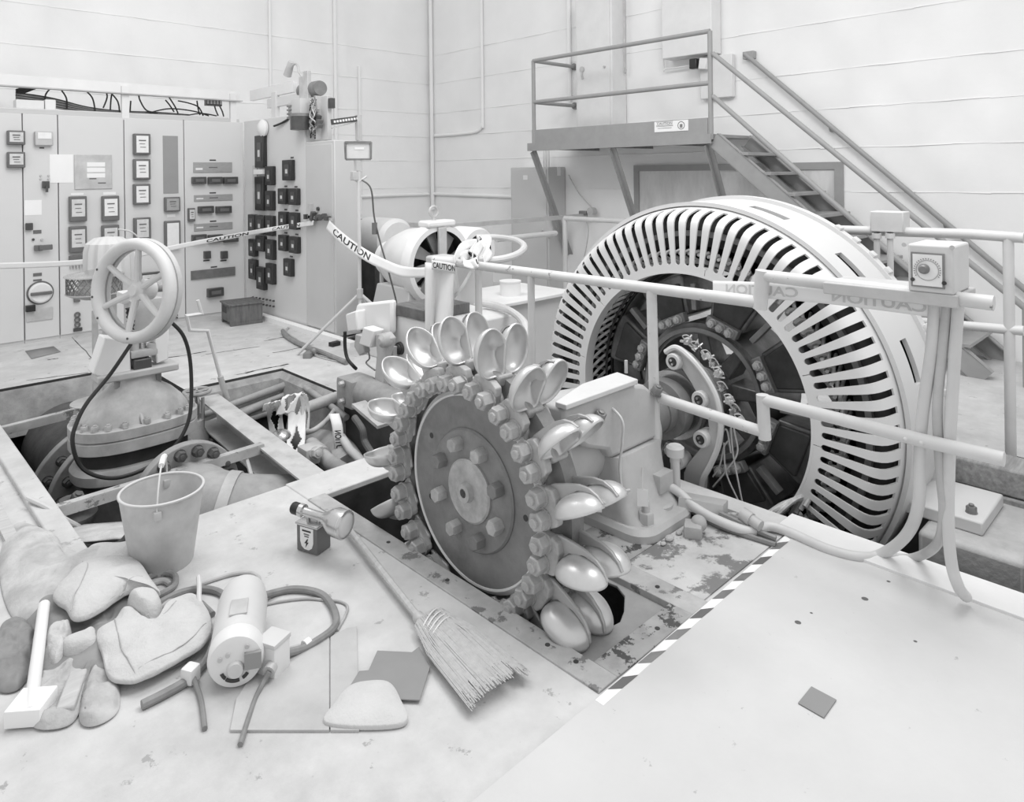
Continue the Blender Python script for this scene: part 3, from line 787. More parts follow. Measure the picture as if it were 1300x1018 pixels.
# junction box on the floor with its cable and plug
jb = thing('junction_box', 'small flat grey junction box lying beside the pedestal foot', 'junction box', onz(893,655,0))
b = MB(); b.box(onz(893,648,.05)+V((.05,.03,0)), (.15,.20,.055), M.Rotation(.35, 3, 'Z') @ M.Rotation(.25, 3, 'Y'), .005); b.build('case', m_steel_l, jb)
b = MB(); b.tube([onz(914,652,.06), onz(940,664,.05), onz(960,674,.03), onz(985,684,.02)], .014, 8); b.build('cable', m_steel, jb)
b = MB(); p, q = onz(942,652,.08), onz(966,668,.06); b.tube([p, p.lerp(q,.5)], .030, 12, False); b.tube([p.lerp(q,.5), q], .024, 12, False); tag(b.build('cable_connector', m_steel_l), 'fat pale cable connector lying on the cables under the rotor', 'connector')
b = MB(); b.tube([onz(846,618,.10), onz(870,642,.04), onz(890,655,.025), onz(915,668,.02), onz(960,684,.015), onz(985,692,.015)], .013, 8); tag(b.build('cable', m_steel), 'dark cable running along the near side of the thick conduit', 'cable')
# second rail behind, with its junction box on two stubs
XR2 = 4.55
rr = thing('rear_handrail', 'pale pipe handrail running behind the generator below the stairs', 'handrail', (XR2, 2.0, 0))
b = MB(); b.tube([onx(1040,291,XR2), onx(1230,297,XR2), onx(1300,302,XR2)], .028, 12, False); b.build('top_rail', m_railw2, rr)
b = MB(); b.tube([onx(1130,405,XR2), onx(1150,407,XR2), onx(1300,420,XR2)], .026, 12, False); b.build('mid_rail', m_railw2, rr)
q = onx(1280,300,XR2); b = MB(); b.tube([q, V((q.x,q.y,0))], .026, 12, False); b.build('post', m_railw2, rr)
XJ = 4.50
a, c = onx(1104,268,XJ), onx(1147,296,XJ)
sb = thing('switch_box', 'blank square grey box on two pipe stubs above the rear rail', 'box', (XJ, a.y, 1.0))
b = MB(); b.bb((XJ,c.y,c.z),(XJ+.12,a.y,a.z)); b.build('case', m_railw2, sb, bevel=.006)
for px in (1113, 1130):
    p = onx(px, 296, XJ); b = MB(); b.tube([p, p-V((0,0,.34))], .018, 10, False); o = b.build('stub_pipe', m_railw2, sb)
    b = MB(); b.cyl(p-V((0,0,.03)), p, .026); b.build('pipe_collar', m_railw2, o)
# ------------------------------------------------------------------ steel platform and stairs against the right wall
XP, XW = 6.28, 7.07
pf = thing('platform', 'grey steel wall platform with kick plate and two pipe rails', 'platform', (6.65, 4.8, 1.86))
b = MB(); b.bb((XP,3.56,1.925),(XW-.005,6.0,1.955)); b.build('deck', m_rail, pf)
b = MB(); b.prism([(0,0),(.07,0),(.07,.012),(.012,.012),(.012,.083),(.07,.083),(.07,.095),(0,.095)], (XP-.03,3.555,1.86), EX, EZ, (0,2.49,0)); b.build('edge_channel', m_rail, pf)
b = MB(); b.bb((XP-.012,3.60,1.955),(XP,5.98,2.115)); b.build('kick_plate', m_rail, pf)
for y in (4.0,4.8,5.6): b = MB(); b.bb((XP+.05,y-.03,1.86),(XW-.005,y+.03,1.925)); b.build('joist', m_steel, pf)
RT, RM = 2.962, 2.455
for y in (5.955, 3.57):
    b = MB(); b.tube([(XP,y,1.90),(XP,y,RT+.0)], .024, 12, False); b.build('post', m_rail, pf)
b = MB(); b.tube([(XP,5.955,RT),(XP,3.57,RT)], .024, 12, False); b.build('top_rail', m_rail, pf)
b = MB(); b.tube([(XP,5.955,RM),(XP,3.57,RM)], .024, 12, False); b.build('mid_rail', m_rail, pf)
for z in (RT, RM):
    b = MB(); b.tube([(XP,5.955,z),(XW-.002,5.955,z)], .024, 12, False); o = b.build('return_rail', m_rail, pf)
    b = MB(); b.cyl((XW-.03,5.955,z),(XW-.001,5.955,z), .045); b.build('wall_flange', m_steel, o)
for y, y2 in ((5.97,6.06),(4.77,4.84),(3.60,3.66)):
    p0, p1 = V((XP+.02,y,1.86)), V((XW-.004,y2,.52)); d = (p1-p0).normalized(); s = EY
    nrm = s.cross(d)
    b = MB(); b.bar(p0, p1, .06, .008, nrm); b.bar(p0+nrm*.026+s*.026, p1+nrm*.026+s*.026, .008, .055, nrm); b.build('brace', m_rail, pf)
# sign on the kick plate
p0, p1 = onx(831,156,XP-.014), onx(874,168,XP-.014)
sgn = tag(MB().bb((XP-.018,p1.y,2.0),(XP-.0125,p0.y,2.108)).build('caution_sign', m_paper), 'small white CAUTION sign with a round emblem on the kick plate', 'sign')
WM[sgn] = M.Identity(4)
yc = p0.y; wS = p0.y-p1.y
b = MB(); put_text(b, 'CAUTION', (XP-.0192, yc-wS*.31, 2.086), -EY, EZ, wS*.46, .022)
for i, ww in enumerate((.5,.42)): b.bar((XP-.0192,yc-wS*(.31-ww/2),2.058-i*.02),(XP-.0192,yc-wS*(.31+ww/2),2.058-i*.02), .002, .004)
for dy, dz, w_, h_ in ((0,.018,.50,.003),(0,-.018,.50,.003)):
    b.bar((XP-.0192,yc-wS*(.31-w_/2),2.086+dz),(XP-.0192,yc-wS*(.31+w_/2),2.086+dz), .002, h_)
b.build('lettering', m_steel, sgn)
b = MB(); b.ring((XP-.0195,yc-wS*.80,2.055), EX, .034, .041, .002, 30); b.box((XP-.019,yc-wS*.80,2.05), (.002,.030,.036)); b.build('emblem', m_steel, sgn)
# stairs
st = thing('stairs', 'grey open-riser steel stairs with pipe rails going down along the wall', 'stairs', (6.65, 1.5, 0))
sl = V((0,-1.0,-.855)).normalized()
def stp(x, y): return V((x, y, 1.90-(3.56-y)*.855))
yb = 3.56-1.90/.855
for x, sgnx in ((6.30,1),(7.02,-1)):
    b = MB()
    up = EX.cross(sl); up = up if up.z > 0 else -up
    a, c = stp(x, 3.56), stp(x, yb)
    b.bar(a, c, .010, .15, up)
    b.bar(a+up*.07+EX*.03*sgnx, c+up*.07+EX*.03*sgnx, .07, .010, up); b.bar(a-up*.07+EX*.03*sgnx, c-up*.07+EX*.03*sgnx, .07, .010, up)
    b.build('stringer', m_rail, st)
for i in range(1, 10):
    z = 1.955-.19*i; y = 3.56-.2222*i
    b = MB(); b.bb((6.315,y-.13,z-.03),(7.005,y+.12,z)); b.build('tread', m_rail, st, bevel=.003)
def srail(p, q, r=.024): b = MB(); b.tube([p, q], r, 12, False); return b
A = onx(905,68,XP); B_ = onx(1180,292,XP); d = (B_-A)
srail(A, A+d*1.35).build('handrail', m_rail, st)
A2 = onx(905,122,XP); B2 = onx(1095,290,XP); d2 = B2-A2
srail(A2, A2+d2*1.5).build('mid_rail', m_rail, st)
e0 = A+d*1.33; b = srail(e0, V((XP,e0.y,0))); b.build('end_post', m_rail, st)
A3 = onx(945,68,XW-.07); B3 = onx(1215,295,XW-.07); d3 = B3-A3
wr = thing('wall_handrail', 'grey sloping handrail bracketed to the wall above the stairs', 'handrail', A3)
srail(A3, A3+d3*1.3).build('rail', m_rail, wr)
b = MB(); b.bb((XW-.075,A3.y-.10,A3.z-.06),(XW-.001,A3.y+.02,A3.z+.02)); b.build('top_bracket', m_rail, wr, bevel=.006)
for t in (.45,.95): p = A3+d3*t; b = MB(); b.tube([p, p+V((.02,0,-.05)), p+V((.069,0,-.06))], .010, 8); b.build('bracket', m_rail, wr)

# blocked doorway in the right wall below the platform
b = MB()
b.bb((XW-.03,5.035,0),(XW,4.965,1.665)); b.bb((XW-.03,2.62,0),(XW,2.70,1.665)); b.bb((XW-.03,2.70,1.595),(XW,4.965,1.665))
tag(b.build('trim_6', m_rail), 'grey steel frame round the blocked doorway', 'door frame', kind='structure')
b = MB(); b.bb((XW-.012,2.70,0),(XW-.002,4.965,1.595))
m_blk = mat('stained infill', .66, .8, 0, .12, 4, .55, 2.2, .6, .2, 20, stretch=(1,1.6,.5))
tag(b.build('door_1', m_blk), 'stained grey infill of the blocked doorway', 'doorway', kind='structure')

# wall cabinets
def cabinet(name, a, c, lab, m, cat='cabinet', door=True):
    a, c = V(a), V(c); t = thing(name, lab, cat, ((a.x+c.x)/2, (a.y+c.y)/2, a.z))
    b = MB(); b.bb(a, c); b.build('body', m, t, bevel=.008)
    if door:
        b = MB(); b.bb((a.x-.012,a.y+.03,a.z+.03),(a.x,c.y-.03,c.z-.03)); dd = b.build('door', m, t, bevel=.004)
        b = MB(); b.cyl((a.x-.03,a.y+.10,(a.z+c.z)/2),(a.x-.01,a.y+.10,(a.z+c.z)/2), .014); b.build('latch', m_zinc, dd)
    return t
wc = cabinet('wall_cabinet', (6.73,6.14,.02), (7.06,6.83,1.665), 'grey floor cabinet standing against the right wall under the platform end', m_panel2)
b = MB(); b.bb((6.725,6.50,1.50),(6.716,6.58,1.56)); b.build('name_plate', m_white, wc)
b = MB(); b.bb((6.90,6.139,1.55),(6.96,6.13,1.66)); b.build('white_tag', m_white, wc)
for dx in (0,.05,.10): b = MB(); b.tube([(6.82+dx,6.3,1.66),(6.82+dx,6.3,1.90)], .012, 8, False); b.build('conduit_stub', m_white2, wc)
pc = cabinet('platform_cabinet', (6.78,5.14,1.955), (7.06,5.70,3.75), 'tall white electrical cabinet standing on the wall platform', m_white2)
b = MB(); b.tube([(6.765,5.585,2.83),(6.755,5.585,2.79),(6.755,5.57,2.74)], .010, 8); b.cyl((6.76,5.585,2.86),(6.752,5.585,2.86), .035); b.build('handle', m_zinc, pc)
b = MB(); b.tube([(6.95,5.08,3.75),(6.95,5.08,2.86),(7.0,5.10,2.82)], .012, 8); tag(b.build('conduit', m_zinc), 'thin pipe beside the tall white cabinet on the platform', 'conduit')
ub = cabinet('terminal_box', (6.86,3.88,2.86), (7.06,4.50,3.6), 'white wall box near the ceiling above the platform', m_white2, 'box', False)
lb_ = cabinet('breaker_box', (6.99,3.72,2.38), (7.06,4.10,2.84), 'pale grey wall box low down behind the platform post', m_white2, 'box', False)
lf = thing('wall_lamp', 'small black and white lamp fitting under the wall box', 'lamp', (6.95,4.05,2.78))
b = MB(); b.box((6.93,4.13,2.77),(.08,.09,.11)); b.build('housing', m_blackp, lf, bevel=.01)
b = MB(); b.box((6.94,4.02,2.76),(.07,.09,.12), M.Rotation(.15,3,'X')); b.build('cover', m_white, lf, bevel=.006)
b = MB(); b.tube([(7.0,4.18,2.77),(7.0,4.52,2.77),(7.0,4.57,2.82),(7.0,4.57,3.6)], .010, 8); b.build('feed_pipe', m_white2, lf)
# conduits on the walls
def wpipe(pts, r, lab, m=m_wall, sm=True):
    b = MB(); b.tube(pts, r, 10, sm); return tag(b.build('wall_conduit', m), lab, 'conduit')
wpipe([(7.03,8.92,1.02),(7.03,8.92,4.9)], .030, 'white conduit rising in the corner where the two walls meet', sm=False)
wpipe([(7.04,8.86,2.20),(7.04,8.3,2.20),(7.04,7.85,2.22),(7.04,7.74,2.32),(7.04,7.72,2.5),(7.04,7.72,4.9)], .022, 'white conduit bending up the right wall near the corner')
wpipe([(7.03,6.02,2.52),(7.03,6.02,4.9)], .026, 'white conduit running up the wall behind the left platform post', sm=False)
wpipe([(5.32,8.97,1.0),(5.32,8.97,4.9)], .026, 'thick white conduit rising on the left wall beside the apparatus rack', sm=False)
wpipe([(5.72,8.97,1.0),(5.72,8.97,3.2)], .020, 'thin white conduit rising on the left wall behind the work light', sm=False)
wpipe([(4.2,8.97,1.27),(6.98,8.97,1.27)], .024, 'white conduit running level along the left wall at shoulder height', sm=False)
wpipe([(7.045,8.9,1.27),(7.045,6.9,1.255)], .024, 'white conduit running level along the right wall to the cabinet', sm=False)
wpipe([(4.33,8.97,2.62),(4.33,8.97,4.9)], .018, 'thin white pipe rising on the left wall above the corner of the switchboard', sm=False)
# wall socket and its wire behind the generator
ws = thing('wall_outlet', 'round outlet with a dangling wire on the wall under the platform', 'outlet', onx(754,267,6.9))
p = onx(754,268,7.0); b = MB(); b.cyl(p, p+V((-.08,0,0)), .05); b.build('cap', m_zinc, ws)
p = onx(741,270,6.95); b = MB(); b.box(p, (.06,.12,.05)); b.build('plug', m_steel, ws, bevel=.01)
b = MB(); b.tube([onx(722,222,6.98), onx(735,245,6.98), onx(752,264,6.96)], .008, 6); b.build('feed_wire', m_zinc, ws)
b = MB(); b.tube([onx(742,274,6.93), onx(747,290,6.93), onx(745,310,6.93), onx(741,330,6.93)], .007, 6); b.build('wire', m_zinc, ws)

# guard rails round the back of the pit
ZR = 1.04
c0 = onz(560,288,ZR)
gr = thing('guard_rail', 'pale pipe guard rail turning a corner behind the flywheel', 'handrail', (c0.x, c0.y, 0))
pR2 = ony(744,269.5,c0.y); pL2 = onx(440,279,c0.x)
b = MB(); b.bar((c0.x,pL2.y,ZR),(c0.x,c0.y+.03,ZR), .05, .05); b.build('left_rail', m_steel_l, gr)
b = MB(); b.bar((c0.x+.06,c0.y,ZR),(pR2.x,c0.y,ZR), .05, .05); b.build('right_rail', m_steel_l, gr)
q0, q1 = ony(630,304,c0.y-.3), ony(705,296,c0.y-.3)
b = MB(); b.tube([q0, q1], .03, 10, False); b.build('lower_rail', m_railw2, gr)
p3 = onz(717,277,ZR); p4 = onx(825,286,p3.x)
b = MB(); b.tube([V((p3.x,p3.y,ZR)), V((p3.x,p4.y,ZR))], .03, 10, False); b.build('rear_rail', m_railw2, gr)
for pt in (p3, V((p3.x,p4.y+.05,0))): b = MB(); b.tube([V((pt.x,pt.y,0)), V((pt.x,pt.y,ZR))], .03, 10, False); b.build('post', m_railw2, gr)
pj = V((p3.x,p3.y,ZR)); b = MB(); b.tube([pj+V((0,.25,0)), pj+V((0,.25,-.22)), q1], .03, 10, False); b.build('rail_jog', m_railw2, gr)
for x, y in ((c0.x,pL2.y-.02),(c0.x+.02,c0.y)): b = MB(); b.tube([(x,y,0),(x,y,ZR)], .025, 8, False); b.build('post', m_steel_l, gr)
# looped guard ends between flywheel and handrail
zl = 1.0
lp = thing('loop_rail', 'pale pipe guard with rounded loop ends beside the flywheel', 'handrail', onz(600,330,0))
for z, ps in ((1.03,[(560,330),(600,331),(630,330),(652,325),(664,317),(664,310),(652,304),(630,301),(605,301)]),(.64,[(612,385),(630,388),(650,396),(664,408),(668,420),(664,434)])):
    x0 = 3.05
    b = MB(); b.tube([onz(px,py,z) for px,py in ps], .025, 10); b.build('loop', m_railw2, lp)
for px in (607,): p = onz(px,331,1.03); b = MB(); b.tube([p, V((p.x,p.y,0))], .024, 10, False); b.build('post', m_railw2, lp)
# ------------------------------------------------------------------ switchboard along the left wall
YP = 8.1; ZT = 2.225
def pp(px, py): return ony(px, py, YP)
seams = [(-40,'grey switchboard cabinet at the far left end, cut by the picture edge'), (30,'grey switchboard cabinet with a round knob and small white-windowed meter'), (75,'grey switchboard cabinet with pairs of square meters and a taped chart'),
         (159,'grey switchboard cabinet with a column of three white-faced meters'), (235,'grey switchboard cabinet with rows of black relays and long nameplates'), (303,'')]
CABS = []
SX = [pp(px, 300).x for px, _ in seams]; SX[0] = SX[1]-.72; SX[5] = 3.565
for i in range(5):
    x0, x1 = SX[i], SX[i+1]
    t = thing('control_cabinet', seams[i][1], 'cabinet', ((x0+x1)/2, YP+.25, 0), 'switchboard cabinets along the left wall')
    b = MB(); b.bb((x0+.004,YP,.03),(x1-.004,YP+.55,ZT)); b.build('body', m_panel, t, bevel=.006)
    b = MB(); b.bb((x0+.002,YP+.012,0),(x1-.002,YP+.5,.035)); b.build('plinth', m_panel2, t)
    CABS.append(t)
def box_px(x0, y0, x1, y1, dep, m, name, par, bev=.004, y=YP):
    p, q = pp(x0, y0), pp(x1, y1); q2 = pp(x1, y0); p2 = pp(x0, y1)
    zt = (p.z+q2.z)/2; zb = (q.z+p2.z)/2
    b = MB(); b.bb((p.x,y-dep,zb),(q.x,y,zt)); return b.build(name, m, par, bevel=bev)
def meter(x0, y0, x1, y1, par, face=m_dial, case=m_midgrey, glass=(.12,.12,.88,.80), dep=.055, marks=True):
    o = box_px(x0,y0,x1,y1,dep,case,'meter',par,.008)
    w_, h_ = x1-x0, y1-y0
    f = box_px(x0+w_*glass[0],y0+h_*glass[1],x0+w_*glass[2],y0+h_*glass[3],.003,face,'meter_face',o,0,YP-dep)
    if marks:
        b = MB()
        for k in range(3):
            p = pp(x0+w_*(.28+.04*k), y0+h_*(.32+.16*k)); q = pp(x0+w_*(.70-.05*(k%2)), y0+h_*(.32+.16*k))
            b.bar((p.x,YP-dep-.0045,p.z),(q.x,YP-dep-.0045,p.z), .003, .006 if k else .012)
        b.build('meter_marks', m_midgrey, o)
    return o
c0_, c1_, c2_, c3_, c4_ = CABS
# far left cabinet: edge of two meters
meter(8,166,31,184,c0_); meter(8,193,31,213,c0_)
# second cabinet
meter(43,167,66,185,c1_, m_dialw, m_zinc, (.15,.08,.9,.52), marks=False)
box_px(50,187,56,188.5,.004,m_dark,'name_plate',c1_,0)
for px, py in ((51.5,223),(61.5,223),(51.5,227),(61.5,227)):
    p = pp(px,py); b = MB(); b.cyl((p.x,YP,p.z),(p.x,YP-.012,p.z), .009, seg=12); b.build('indicator', m_zinc, c1_)
o = box_px(53,230,62,239,.04,m_relay,'selector_switch',c1_)
p = pp(58,240); b = MB(); b.bar((p.x,YP-.05,p.z-.03),(p.x,YP-.05,p.z+.03), .02, .02); b.build('switch_handle', m_relay, o)
box_px(31,254,53,273,.002,m_paper,'paper_label',c1_,0)
o = box_px(32,283,41,292,.04,m_relay,'selector_switch',c1_)
box_px(42,292,52.5,296.5,.005,m_midgrey,'name_plate',c1_,0)
for px in (42,53): p = pp(px,304); b = MB(); b.cyl((p.x,YP,p.z),(p.x,YP-.014,p.z), .012, seg=12); b.build('indicator', m_relay if px < 50 else m_zinc, c1_)
o = box_px(43,311,53,318,.05,m_midgrey,'control_switch',c1_)
b = MB(); p, q = pp(48,314), pp(65,314); b.bar((p.x,YP-.06,p.z),(q.x,YP-.06,p.z), .02, .05); b.build('pistol_grip', m_midgrey, o, bevel=.006)
for py, h_ in ((346.5,4),(354.5,2)): box_px(42,py,53,py+h_,.005,m_midgrey,'name_plate',c1_,0)
p = pp(51,371.5); kn = MB(); kn.lathe([(0,-.05),(.085,-.05),(.10,-.03),(.10,0),(0,0)][::-1], (p.x,YP,p.z), EY, 36); kn = kn.build('round_knob', m_white2, c1_)
b = MB(); b.bar((p.x-.09,YP-.06,p.z),(p.x+.09,YP-.06,p.z), .03, .03); b.build('knob_grip', m_midgrey, kn, bevel=.006)
b = MB(); b.ring((p.x,YP-.006,p.z), EY, .10, .115, .006, 40); b.build('knob_ring', m_midgrey, c1_)
box_px(32,387,44,395,.05,m_blackp,'black_switch',c1_)
o = box_px(33,391,67,407,.01,m_zinc,'instruction_plate',c1_)
# third cabinet
box_px(63,196,93,232,.003,m_paper,'paper_sheet',c2_,0)
o = box_px(94,196.5,142,240,.012,m_zinc,'chart_frame',c2_)
for y in (206,213,220): box_px(110,y,133,y+5.5,.002,m_paper,'paper_strip',o,0,YP-.012)
box_px(113,226,122,227.5,.002,m_midgrey,'chart_mark',o,0,YP-.012); box_px(124,231.5,134,233,.002,m_midgrey,'chart_mark',o,0,YP-.012)
meter(86.5,249,109,281,c2_); meter(128,248.5,150,280,c2_, m_dialw)
meter(86.5,287,109,320,c2_); meter(128,285.5,150,315,c2_)
box_px(90,245,106,248,.003,m_paper,'paper_label',c2_,0); box_px(131,244,147,247.5,.003,m_paper,'paper_label',c2_,0)
o = box_px(87,324,109,330,.05,m_midgrey,'test_switch',c2_)
for k in range(5): box_px(88.5+k*4,334,90+k*4,341,.03,m_relay if k == 4 else m_zinc,'switch_blade',c2_,0)
o = box_px(93,376,101,383,.03,m_midgrey,'selector_switch',c2_)
p = pp(98,405); b = MB()
for k in range(3): b.lathe([(.016,0),(.028,0),(.028,.02),(.016,.02)], (p.x,YP-.02,p.z+.045-.05*k), EY, 16, True)
b.build('indicator_lamps', m_midgrey, c2_)
box_px(93,416,104,420,.02,m_relay,'name_plate',c2_,0)
box_px(165,350,180,372,.03,m_panel2,'cover_plate',c2_)
# fourth cabinet
for y0, y1 in ((170,196.5),(202,228),(233.5,259.5)):
    meter(168,y0,189.5,y1,c3_, m_dialw, m_midgrey, (.14,.10,.86,.90))
meter(168.5,276,190,303,c3_, m_dial, m_midgrey, (.15,.08,.85,.92))
box_px(206.5,172.5,226.5,245.5,.004,mat('grey blank plate', .30, .6, 0, .04, 4),'blank_plate',c3_,0)
meter(207.5,250,227,268.5,c3_, mat('dim glass', .36, .3, 0, .1, 30), m_midgrey, (.1,.1,.9,.9))
box_px(212,272,222.5,275.5,.003,m_paper,'paper_label',c3_,0)
meter(207.5,280,227.5,315,c3_, m_dialw, m_midgrey, (.12,.08,.88,.90), marks=False)
meter(175,345,209,372,c3_, m_dial, m_relay, (.1,.1,.9,.9))
p = pp(222,400)
for k in range(4): b = MB(); b.cyl((p.x+.02*(k%2),YP,p.z-.03*(k//2)),(p.x+.02*(k%2),YP-.02,p.z-.03*(k//2)), .008, seg=10); b.build('indicator', m_relay, c3_)
# fifth cabinet
def relay(x0, y0, x1, y1, par):
    o = box_px(x0,y0,x1,y1,.06,m_relay,'relay',par,.006)
    w_, h_ = x1-x0, y1-y0
    f = box_px(x0+w_*.2,y0+h_*.3,x1-w_*.2,y1-h_*.3,.003,m_midgrey,'relay_window',o,0,YP-.06)
    return o
def nplate(x0, y0, x1, y1, par):
    o = box_px(x0,y0,x1,y1,.008,m_plate,'nameplate',par,.002)
    w_ = x1-x0
    box_px(x0+w_*.06,y0+(y1-y0)*.55,x0+w_*.24,y0+(y1-y0)*.75,.002,m_dialw,'nameplate_strip',o,0,YP-.008)
    box_px(x0+w_*.40,(y0+y1)/2-.6,x0+w_*.62,(y0+y1)/2+.6,.002,m_midgrey,'nameplate_line',o,0,YP-.008)
    return o
nplate(245,206,294.5,219,c4_); nplate(246,247,295,255,c4_); nplate(246,283,295,292,c4_)
o = box_px(242,341,298,352,.02,mat('dark nameplate', .2, .35, .3, .2, 12),'nameplate',c4_,.002)
for x0 in (242.5,263,282.5): relay(x0,224.5,x0+17.5,233.5,c4_)
for x0 in (250.5,273): relay(x0,261.5,x0+19,270.5,c4_)
for x0 in (242.5,263,282.5): relay(x0,297.5,x0+18,307,c4_)
relay(262,365,282,376,c4_)
for x0, y0 in ((266,202.5),(266,244),(266.5,280),(267.5,338)): box_px(x0,y0,x0+8,y0+1.6,.003,m_dark,'name_plate',c4_,0)
meter(237.5,264,246,281,c4_, m_dial, m_midgrey)
for x0 in (258,279.5): box_px(x0,318.5,x0+8,328,.05,m_relay,'selector_switch',c4_); box_px(x0,330,x0+8,331.5,.003,m_dark,'name_plate',c4_,0)
# ------------------------------------------------------------------ return bank of relay panels facing the pit
XK = 3.57
def kx(px, py): return onx(px, py, XK)
YB1, YB2 = 6.63, 6.05
rp = thing('relay_panel', 'grey panel at right angles to the switchboard carrying many black relays', 'cabinet', (XK+.15, 7.35, 0))
b = MB(); b.bb((XK,YB1+.003,.02),(XK+.27,8.095,2.235)); b.build('body', m_panel, rp, bevel=.006)
def rbox(x0, y0, x1, y1, dep, m, name, par, bev=.004, x=XK):
    p, q, p2, q2 = kx(x0,y0), kx(x1,y1), kx(x0,y1), kx(x1,y0)
    zt, zb = (p.z+q2.z)/2, (q.z+p2.z)/2
    b = MB(); b.bb((x-dep,q.y,zb),(x,p.y,zt)); return b.build(name, m, par, bevel=bev)
def krelay(x0, y0, x1, y1, par=rp, lamp=False):
    o = rbox(x0,y0,x1,y1,.05,m_blackp,'relay',par,.008)
    w_, h_ = x1-x0, y1-y0
    rbox(x0+w_*.30,y0+h_*.22,x0+w_*.78,y0+h_*.80,.004,m_relay,'relay_window',o,0,XK-.05)
    rbox(x0+w_*.42,y0+h_*.45,x0+w_*.65,y0+h_*.66,.006,m_dial,'relay_face',o,0,XK-.05)
    return o
for a in ((328,172,339.5,213),(328,224,339.5,267)): krelay(*a)
rbox(328,215,339.5,221,.06,m_dialw,'relay_tag',rp,0)
rbox(321.5,210,328,267,.01,m_zinc,'blank_plate',rp,0)
for a in ((341,211,350.5,235),(341,242,350.5,267)): krelay(*a)
for a in ((319.5,272,328,295),(329,273,339.5,297),(341.5,273.5,351,299)): krelay(*a)
for a in ((320,303,328.5,325),(329,299,339.5,318.5),(341.5,304,351.5,329)): krelay(*a)
for a in ((320,329,329,354),(330,338.5,340,367),(342,334,351.5,360)): krelay(*a)
for a in ((363,203,375,229),(357.5,239,367.5,259),(371,239,382,260),(358,268.5,368,288),(371.5,269.5,382,291),(358,298,368,318),(371.5,300,382.5,321),(364.5,328,374.5,350)): krelay(*a)
for i in range(14):
    px, py = 322+(i%7)*4.4, 377+(i//7)*7+(i%7)*.8
    p = kx(px,py); b = MB(); b.cyl((XK,p.y,p.z),(XK-.02,p.y,p.z), .010, seg=8); b.build('test_stud', m_relay, rp)
for px, py in ((371,200),(363,236.5),(376,237),(363,266),(377,267),(363,295.5),(377,297.5),(370,325.5)): p = kx(px,py); b = MB(); b.box((XK-.002,p.y,p.z),(.004,.06,.016)); b.build('name_plate', m_relay, rp)
ec = thing('end_cabinet', 'plain lower grey cabinet closing the end of the relay panel', 'cabinet', (XK+.15, 6.34, 0))
b = MB(); b.bb((XK-.004,YB2,.02),(XK+.275,YB1-.002,1.935)); b.build('body', m_panel2, ec, bevel=.008)
b = MB(); b.bb((XK-.012,YB2+.03,.06),(XK-.002,YB1-.03,1.90)); b.build('door', m_panel2, ec, bevel=.003)
p = onx(406,265,XK); b = MB(); b.cyl((XK-.03,p.y,p.z),(XK-.008,p.y,p.z), .02); b.build('lock', m_relay, ec)
b = MB(); p = onx(398,275,XK); b.bar((XK-.03,p.y,p.z-.05),(XK-.03,p.y,p.z+.13), .05, .04); b.bar((XK-.04,p.y+.06,p.z),(XK-.04,p.y-.42,p.z-.01), .02, .03); b.build('latch_bar', m_zinc, ec)
for i, dy in enumerate((.05,-.08,-.18,-.27,-.36)): b = MB(); b.box((XK-.05,p.y+dy,p.z-.0+.01*(i%2)), (.05,.04,.09 if i % 2 else .05), M.Rotation(.4*i,3,'X')); b.build('clamp', m_relay, ec)
# pale kerb strip on the floor along the relay panel
b = MB(); b.bb((XK-.10,5.65,0),(XK-.02,7.95,.05)); tag(b.build('trim_7', m_wall), 'pale kerb along the foot of the relay panel', 'kerb', kind='structure')

# ------------------------------------------------------------------ cable trough and wiring above the switchboard
def pz(px, py, y): return ony(px, py, y)
ct = thing('cable_trough', 'white painted channel beam running above the switchboard', 'beam', (2.4, YP+.08, 2.45))
def trough_z(x): return 2.475
x0, x1 = .55, 3.55
b = MB(); b.bar((x0,YP+.06,2.545),(x1,YP+.06,2.535), .04, .115); b.build('channel', m_white2, ct)
b = MB(); b.bar((x0,YP+.02,2.485),(x1,YP+.02,2.475), .10, .012); b.build('lower_flange', m_steel_l, ct)
for px in (160, 297):
    x = pp(px,150).x; b = MB(); b.bb((x-.035,YP+.01,2.20),(x+.035,YP+.05,2.56)); b.build('hanger', m_white2, ct)
tc = thing('top_rail_strip', 'pale ledge strip along the top edge of the switchboard', 'strip', (2.3,YP,2.22))
b = MB(); b.bb((.6,YP+.01,2.226),(3.52,YP+.10,2.262)); b.build('ledge', m_panel2, tc)
b = MB(); b.tube([(.6,YP+.04,2.268),(3.4,YP+.04,2.268)], .012, 8, False); b.build('ledge_pipe', m_railw2, tc)
def py_(px, py, d=.15): return ony(px, py, YP+d)
cbn = thing('control_cables', 'bundle of dark control cables lying on top of the switchboard', 'cables', py_(100,140))
for i in range(11):
    o_ = i*.9
    b = MB(); b.tube([py_(20,118+o_*1.1), py_(50,122+o_*1.2), py_(75,127+o_*1.15), py_(110,136+o_*.7), py_(150,141+o_*.35), py_(200,143+o_*.25), py_(240,146+o_*.2)], .010, 6); b.build('cable', m_hose if i % 3 else m_black, cbn)
for i in range(5):
    b = MB(); b.tube([py_(20,122-i*2.0), py_(35,116-i*1.4), py_(50,110.5-i*.4), py_(60,109-i*.3)], .010, 6); b.build('cable', m_black, cbn)
